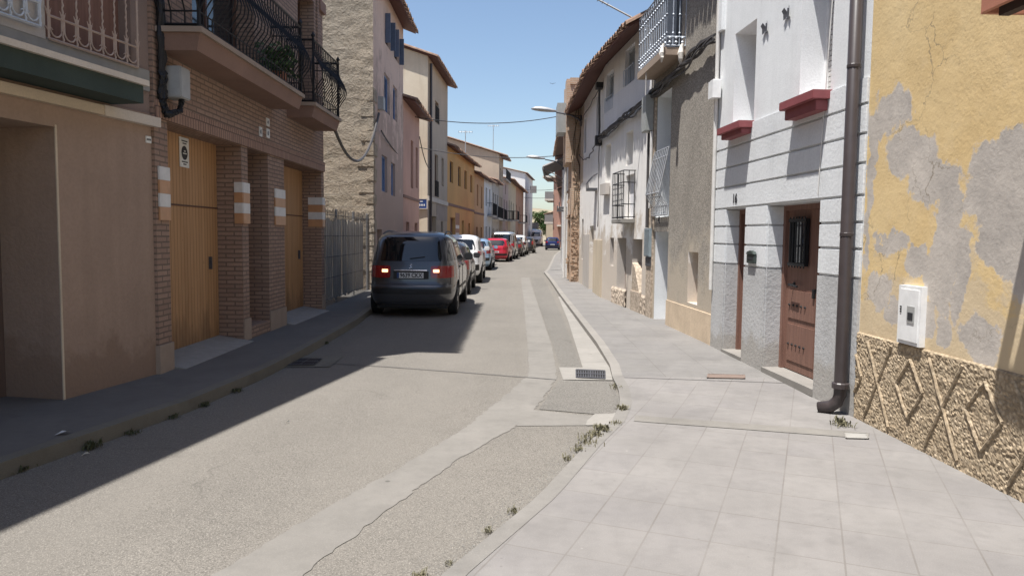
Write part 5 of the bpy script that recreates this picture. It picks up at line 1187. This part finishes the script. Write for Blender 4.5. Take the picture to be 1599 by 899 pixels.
m_.tube([sshape(.028, 1.05), sshape(-.005, 1.05), sshape(-.02, 1.035), sshape(.0, 1.015), sshape(.02, .998), sshape(.006, .982), sshape(-.028, .982)], .012, 6); m_.build('emblem', 'chrome', t)
m_ = MB(); m_.tube([rear(-.33+.066*i, .935, .012) for i in range(11)], .012, 5); m_.build('plate_trim', 'chrome', t)
m_ = MB(); y = rear(0, .84, .004)[1]; m_.box(-.34, .36, y-.003, y+.01, .765, .92); m_.build('plate_recess', 'plastic_black', t)
patch(rear, ((-.86, .86), (-.86, .86), .60, .645), 'bumper_ridge', 'paint_graphite', .03, 20, 0)
patch(rear, ((-.13, .13), (-.13, .13), .49, .535), 'tow_cover', 'ink', .02)
HAT = [(.2, .12, 3.8, .74), (.32, .03, 3.92, .82), (.5, .0, 3.96, .84), (.6, .01, 3.95, .845), (.7, .05, 3.85, .845), (.85, .06, 3.5, .835), (.93, .09, 3.0, .82), (.98, .11, 2.85, .80), (1.15, .22, 2.6, .74), (1.3, .33, 2.3, .68), (1.38, .42, 2.1, .63), (1.43, .6, 1.9, .54), (1.46, .85, 1.6, .35)]
SW_H = [((.32, .8), (.55, .85), 1.0, 1.3), ((.88, 1.55), (.92, 1.5), .99, 1.34), ((1.63, 2.5), (1.58, 2.05), .99, 1.34)]
SUV = [(.25, .12, 4.1, .78), (.36, .03, 4.2, .86), (.6, .0, 4.25, .88), (.75, .04, 4.2, .88), (.95, .06, 4.0, .87), (1.05, .1, 3.3, .85), (1.1, .12, 3.1, .83), (1.3, .2, 2.8, .78), (1.5, .28, 2.4, .73), (1.58, .36, 2.2, .68), (1.63, .55, 2.0, .56), (1.66, .85, 1.7, .36)]
SW_S = [((.3, 1.0), (.5, 1.0), 1.13, 1.45), ((1.08, 1.9), (1.08, 1.85), 1.12, 1.5), ((1.98, 2.9), (1.94, 2.35), 1.12, 1.5)]
EST = [(.2, .12, 4.3, .76), (.32, .03, 4.45, .84), (.5, .0, 4.5, .86), (.62, .01, 4.5, .86), (.72, .05, 4.4, .86), (.85, .06, 4.2, .85), (.95, .08, 3.5, .83), (1.0, .1, 3.2, .81), (1.2, .22, 2.95, .75), (1.34, .32, 2.6, .69), (1.42, .45, 2.4, .62), (1.46, .65, 2.1, .52), (1.49, .95, 1.8, .34)]
SW_E = [((.3, 1.0), (.55, 1.0), 1.02, 1.34), ((1.08, 1.9), (1.1, 1.85), 1.01, 1.38), ((1.98, 2.95), (1.94, 2.4), 1.01, 1.38)]
VANS = [(.22, .1, 4.2, .8), (.35, .02, 4.3, .86), (.6, .0, 4.35, .88), (.8, .02, 4.3, .88), (1.0, .04, 4.0, .87), (1.1, .05, 3.5, .86), (1.4, .09, 3.2, .83), (1.7, .14, 2.8, .78), (1.8, .2, 2.6, .72), (1.86, .4, 2.4, .6), (1.89, .8, 2., .4)]
SW_V = [((.25, 1.2), (.3, 1.2), 1.15, 1.62), ((1.3, 2.2), (1.3, 2.15), 1.13, 1.64), ((2.3, 3.2), (2.25, 2.75), 1.13, 1.64)]
car('parked_hatchback', 'dark car parked just ahead of the graphite minivan and mostly hidden by it', (-1.99, 20.1, 0), 0, HAT, 'paint_dark', (.7, 3.2), .30, (1.02, 1.33, .62, .52), (.7, .95, .52, .85), sidewins=SW_H, belt=.97, bumper=(.45, .56))
car('white_suv', 'white car with roof aerial parked between the dark and light blue cars', (-1.9, 25.0, 0), 0, SUV, 'paint_white', (.75, 3.35), .33, (1.14, 1.5, .66, .56), (.95, 1.1, .72, .88), sidewins=SW_S, belt=1.08, bumper=(.45, .65))
car('blue_hatchback', 'light blue hatchback with tall red tail lights behind the white car', (-1.83, 34.3, 0), R(-1.5), EST, 'paint_lightblue', (.75, 3.4), .31, (1.02, 1.36, .64, .54), (.78, 1.12, .62, .86), sidewins=SW_E, belt=.98, bumper=(.45, .6))
car('red_hatchback', 'bright red hatchback in the parked row', (-1.08, 45.3, 0), R(-4.5), HAT, 'paint_red', (.7, 3.2), .31, (1.0, 1.33, .64, .52), (.82, .98, .5, .84), sidewins=SW_H, belt=.97, bumper=(.4, .52))
car('silver_van', 'tall silver white van parked beyond the red car', (-.72, 50.4, 0), R(-4.5), VANS, 'paint_silver', (.75, 3.5), .32, (1.15, 1.7, .70, .62), (.8, 1.25, .76, .88), sidewins=SW_V, belt=1.08, bumper=(.42, .62))
car('dark_hatchback', 'small dark hatchback tucked between the silver van and the white offroader', (-.1, 56.4, 0), R(-4.5), HAT, 'paint_dark', (.7, 3.2), .30, (1.0, 1.33, .62, .52), (.7, .95, .52, .85), sidewins=SW_H, belt=.97, bumper=(.45, .56))
car('white_offroader', 'white offroader with dark rear window farther up the parked row', (.28, 61.6, 0), R(-4.2), SUV, 'paint_white', (.75, 3.35), .34, (1.12, 1.5, .68, .58), (.85, 1.1, .6, .88), sidewins=SW_S, belt=1.08, bumper=(.45, .65))
car('dark_estate', 'last dark car of the parked row', (1.15, 68.5, 0), R(-4.2), EST, 'paint_dark', (.75, 3.4), .31, (1.02, 1.36, .64, .54), (.78, 1.12, .62, .86), sidewins=SW_E, belt=.98, bumper=(.45, .6))
car('navy_hatchback', 'navy blue hatchback alone at the right side of the far road', (4.55, 84.5, 0), R(-4.5), HAT, 'paint_navy', (.7, 3.2), .31, (1.0, 1.33, .66, .54), (.82, .98, .55, .84), sidewins=SW_H, belt=.97, bumper=(.4, .52), group=None)
# white van coming towards the camera (built nose towards -y by turning round)
VANB = [(.3, .1, 5.1, .85), (.42, .0, 5.2, .96), (.8, .0, 5.25, 1.0), (1.1, .0, 5.15, 1.0), (1.3, .0, 4.7, .99), (1.4, .0, 4.45, .98), (1.9, .02, 4.0, .95), (2.2, .05, 3.5, .92), (2.4, .1, 3.2, .86), (2.46, .3, 3., .7), (2.5, .7, 2.6, .5)]
t, rear, sidef, patch, sm, frnt = car('white_van', 'white van facing the camera at the far end of the street', (3.9, 118, 0), R(180-5), VANB, 'paint_white', (.9, 4.2), .36, None, None, sidewins=[((3.0, 4.2), (3.0, 3.6), 1.45, 2.05)], belt=1.35, front=True, group=None, windscreen=(1.48, 2.12, .85, .78))
for sd in (-1, 1): patch(frnt, ((sd*.55, sd*.9), (sd*.55, sd*.88), .85, 1.1), 'headlight', 'clear_lens', .012)
patch(frnt, ((-.45, .45), (-.45, .45), .75, 1.0), 'radiator_grille', 'plastic_black', .012)
t, rear, sidef, patch, sm, frnt = car('white_truck', 'grey white truck with raised box behind the white van', (3.35, 128, 0), R(180-5), [(.4, .1, 6.1, 1.), (.6, .0, 6.2, 1.1), (1.4, .0, 6.2, 1.15), (1.7, .0, 6.0, 1.15), (2.5, .0, 5.6, 1.12), (2.7, .1, 5.2, 1.08), (2.75, .2, 5., .9)], 'paint_silver', (1.1, 5.2), .42, None, None, front=True, plate=None, group=None, windscreen=(1.7, 2.5, 1.0, .95), nn_=8.)
m_ = MB(); m_.box(-1.15, 1.15, -.1, 4.2, 2.72, 3.75); m_.build('cargo_box', 'canopy_grey', t, bevel=.05)
for sd in (-1, 1): patch(frnt, ((sd*.6, sd*1.0), (sd*.6, sd*1.0), .8, 1.05), 'headlight', 'clear_lens', .012)
# ------------------------------------------------------------------ weeds and scraps
def weed(x, y, z, s_, n, mat, label, group):
    b = MB()
    sp_ = random.uniform(.25, .6); el = random.uniform(1., 2.2)
    for i in range(n):
        a = random.uniform(0, 6.28); r_ = s_*random.uniform(.0, .9)*(.3+random.random()); x0, y0 = random.gauss(0, s_*sp_), random.gauss(0, s_*sp_*el)
        h = s_*random.uniform(.15, .75); dx_, dy_ = math.cos(a)*r_*.6, math.sin(a)*r_*.6; w = s_*.07; nx, ny = -math.sin(a)*w, math.cos(a)*w
        b.add([(x0-nx*.4, y0-ny*.4, 0), (x0+nx*.4, y0+ny*.4, 0), (x0+dx_*.6+nx, y0+dy_*.6+ny, h*.8), (x0+dx_*1.2, y0+dy_*1.2, h), (x0+dx_*.6-nx, y0+dy_*.6-ny, h*.75)], [(0, 1, 2, 3, 4)])
    o = b.build('weed', mat); o.location = (x, y, z); return tag(o, label, 'weed', group)
G1 = 'dry weeds in the sunlit kerb joint'; G2 = 'weeds in the shaded left gutter'
for (x, y, s_, n, l) in [(1.17, 7.95, .06, 60, 'dry weed right below the street drain grate'), (1.16, 8.12, .045, 40, 'small weed touching the corner of the sunlit drain'), (1.07, 6.95, .075, 90, 'dry weed above the pale cement dab'), (.78, 6.2, .08, 110, 'bushiest dry weed just below the cement dab'), (.7, 6.02, .07, 90, 'dry weed second below the cement dab'),
        (.62, 5.83, .07, 70, 'dry weed third below the cement dab'), (.53, 5.62, .06, 60, 'thin weed midway down the long kerb tuft line'), (.42, 5.38, .05, 50, 'thin weed near the lower end of the kerb tuft line'), (.02, 4.32, .045, 60, 'lone flat weed at the kerb beyond the concrete strip bend'), (-.12, 4.02, .04, 60, 'second lone flat weed nearer in the kerb joint'), (-.3, 3.62, .03, 40, 'tiny weed in the kerb joint near the picture bottom'), (.92, 6.42, .05, 60, 'spreading weed along the near edge of the cement dab')]:
    weed(x, y, .008, s_, n, 'weed_leaf', l, G1)
weed(2.93, 6.45, zr(6.4)+.004, .09, 120, 'weed_leaf', 'green weed growing at the foot of the brown downpipe', None)
weed(-.42, 3.42, .008, .06, 120, 'weed_leaf', 'weed clump in the kerb at the very bottom of the picture', G1)
for (x, y, s_, l) in [(-3.38, 5.0, .07, 'leftmost dark weed in the shaded gutter'), (-3.2, 5.55, .09, 'broad dark weed in the gutter facing the beige wall'), (-3.1, 5.95, .05, 'small dark weed right of the broad one'), (-3.0, 6.5, .05, 'dark weed below the beige wall end'), (-2.92, 6.95, .06, 'dark weed in line with the first garage door'), (-2.86, 7.6, .06, 'dark weed below the second brick pier'), (-2.8, 11.0, .06, 'far dark weed beyond the shaded drain')]:
    weed(x, y, .005, s_, 90, 'dark_weed', l, G2)
for (x, y, r_, l) in [(-3.45, 5.5, .4, 'crumpled white paper on the shaded left pavement'), (-3.17, 5.35, .2, 'tiny white scrap in the shaded gutter'), (-1.97, 6.35, .15, 'white speck of paper on the shaded road')]:
    b = MB(); b.add([(0, 0, 0), (.1*r_*2, .02, .03), (.12*r_*2, .1*r_*2, .01), (.02, .08*r_*2, .02), (.05*r_*2, .05*r_*2, .05*r_)], [(0, 1, 4), (1, 2, 4), (2, 3, 4), (3, 0, 4)]); o = b.build('paper_scrap', 'paper'); o.location = (x, y, .115 if x < -3.3 else .002); tag(o, l, 'litter')
# gravel crumbs along the sunlit kerb
b = MB()
for i in range(1500):
    y = random.uniform(3.2, 6.2); x = px_(PRK, y)-abs(random.gauss(0, .09)); s_ = random.uniform(.002, .007)
    b.add([(x, y, .001), (x+s_, y, .001), (x+s_*.5, y+s_, .001), (x+s_*.5, y+s_*.4, .002+s_*.7)], [(0, 1, 3), (1, 2, 3), (2, 0, 3)])
o = b.build('grit', 'dirty_grey'); o['kind'] = 'stuff'
# ------------------------------------------------------------------ far tree and hill
t = thing('tree', 'dense green tree at the end of the street', 'tree', (8.5, 178, 0))
b = MB(); b.tube([(0, 0, 0), (.1, 0, 2.5), (0, .1, 4.5)], [.35, .25, .15], 8)
for k in range(6): a = k*1.05; b.tube([(0, 0, 2.6+.2*k), (1.4*math.cos(a), 1.4*math.sin(a), 4.2+.2*k)], [.14, .05], 6)
b.build('trunk', 'bark', t)
b = MB()
cl_ = [(random.uniform(-3.4, 3.2), random.uniform(-2, 2), random.uniform(2.6, 6.6), random.uniform(.8, 1.5)) for _ in range(26)]
for (cx, cy, cz, cr) in cl_:
    for i in range(420):
        v = Vector((random.gauss(0, 1), random.gauss(0, 1), random.gauss(0, 1))).normalized()*cr*random.uniform(.5, 1.05); a = random.uniform(0, 6.28); s_ = .14
        c = Vector((cx, cy, cz))+v; e1 = Vector((math.cos(a), math.sin(a), random.uniform(-.5, .5)))*s_; e2 = Vector((-math.sin(a), math.cos(a), random.uniform(-1, 1)))*s_*.6
        b.quad(c-e1, c-e2, c+e1, c+e2)
b.build('crown', 'tree_leaf', t)
h = MB(); vs = []; nx_ = 60
for j in range(8):
    for i in range(nx_+1):
        x = -500+1000*i/nx_; f = j/7; y = 600+f*400
        vs.append((x, y, -.4+(33+5*math.sin(x*.012)+3*math.sin(x*.05+1)+mn.noise(Vector((x*.02, y*.02, 0)))*3)*math.sin(f*math.pi/2)))
h.add(vs, [(j*(nx_+1)+i, j*(nx_+1)+i+1, (j+1)*(nx_+1)+i+1, (j+1)*(nx_+1)+i) for j in range(7) for i in range(nx_)]); o = h.build('hills', 'earth', smooth=True); o['kind'] = 'structure'
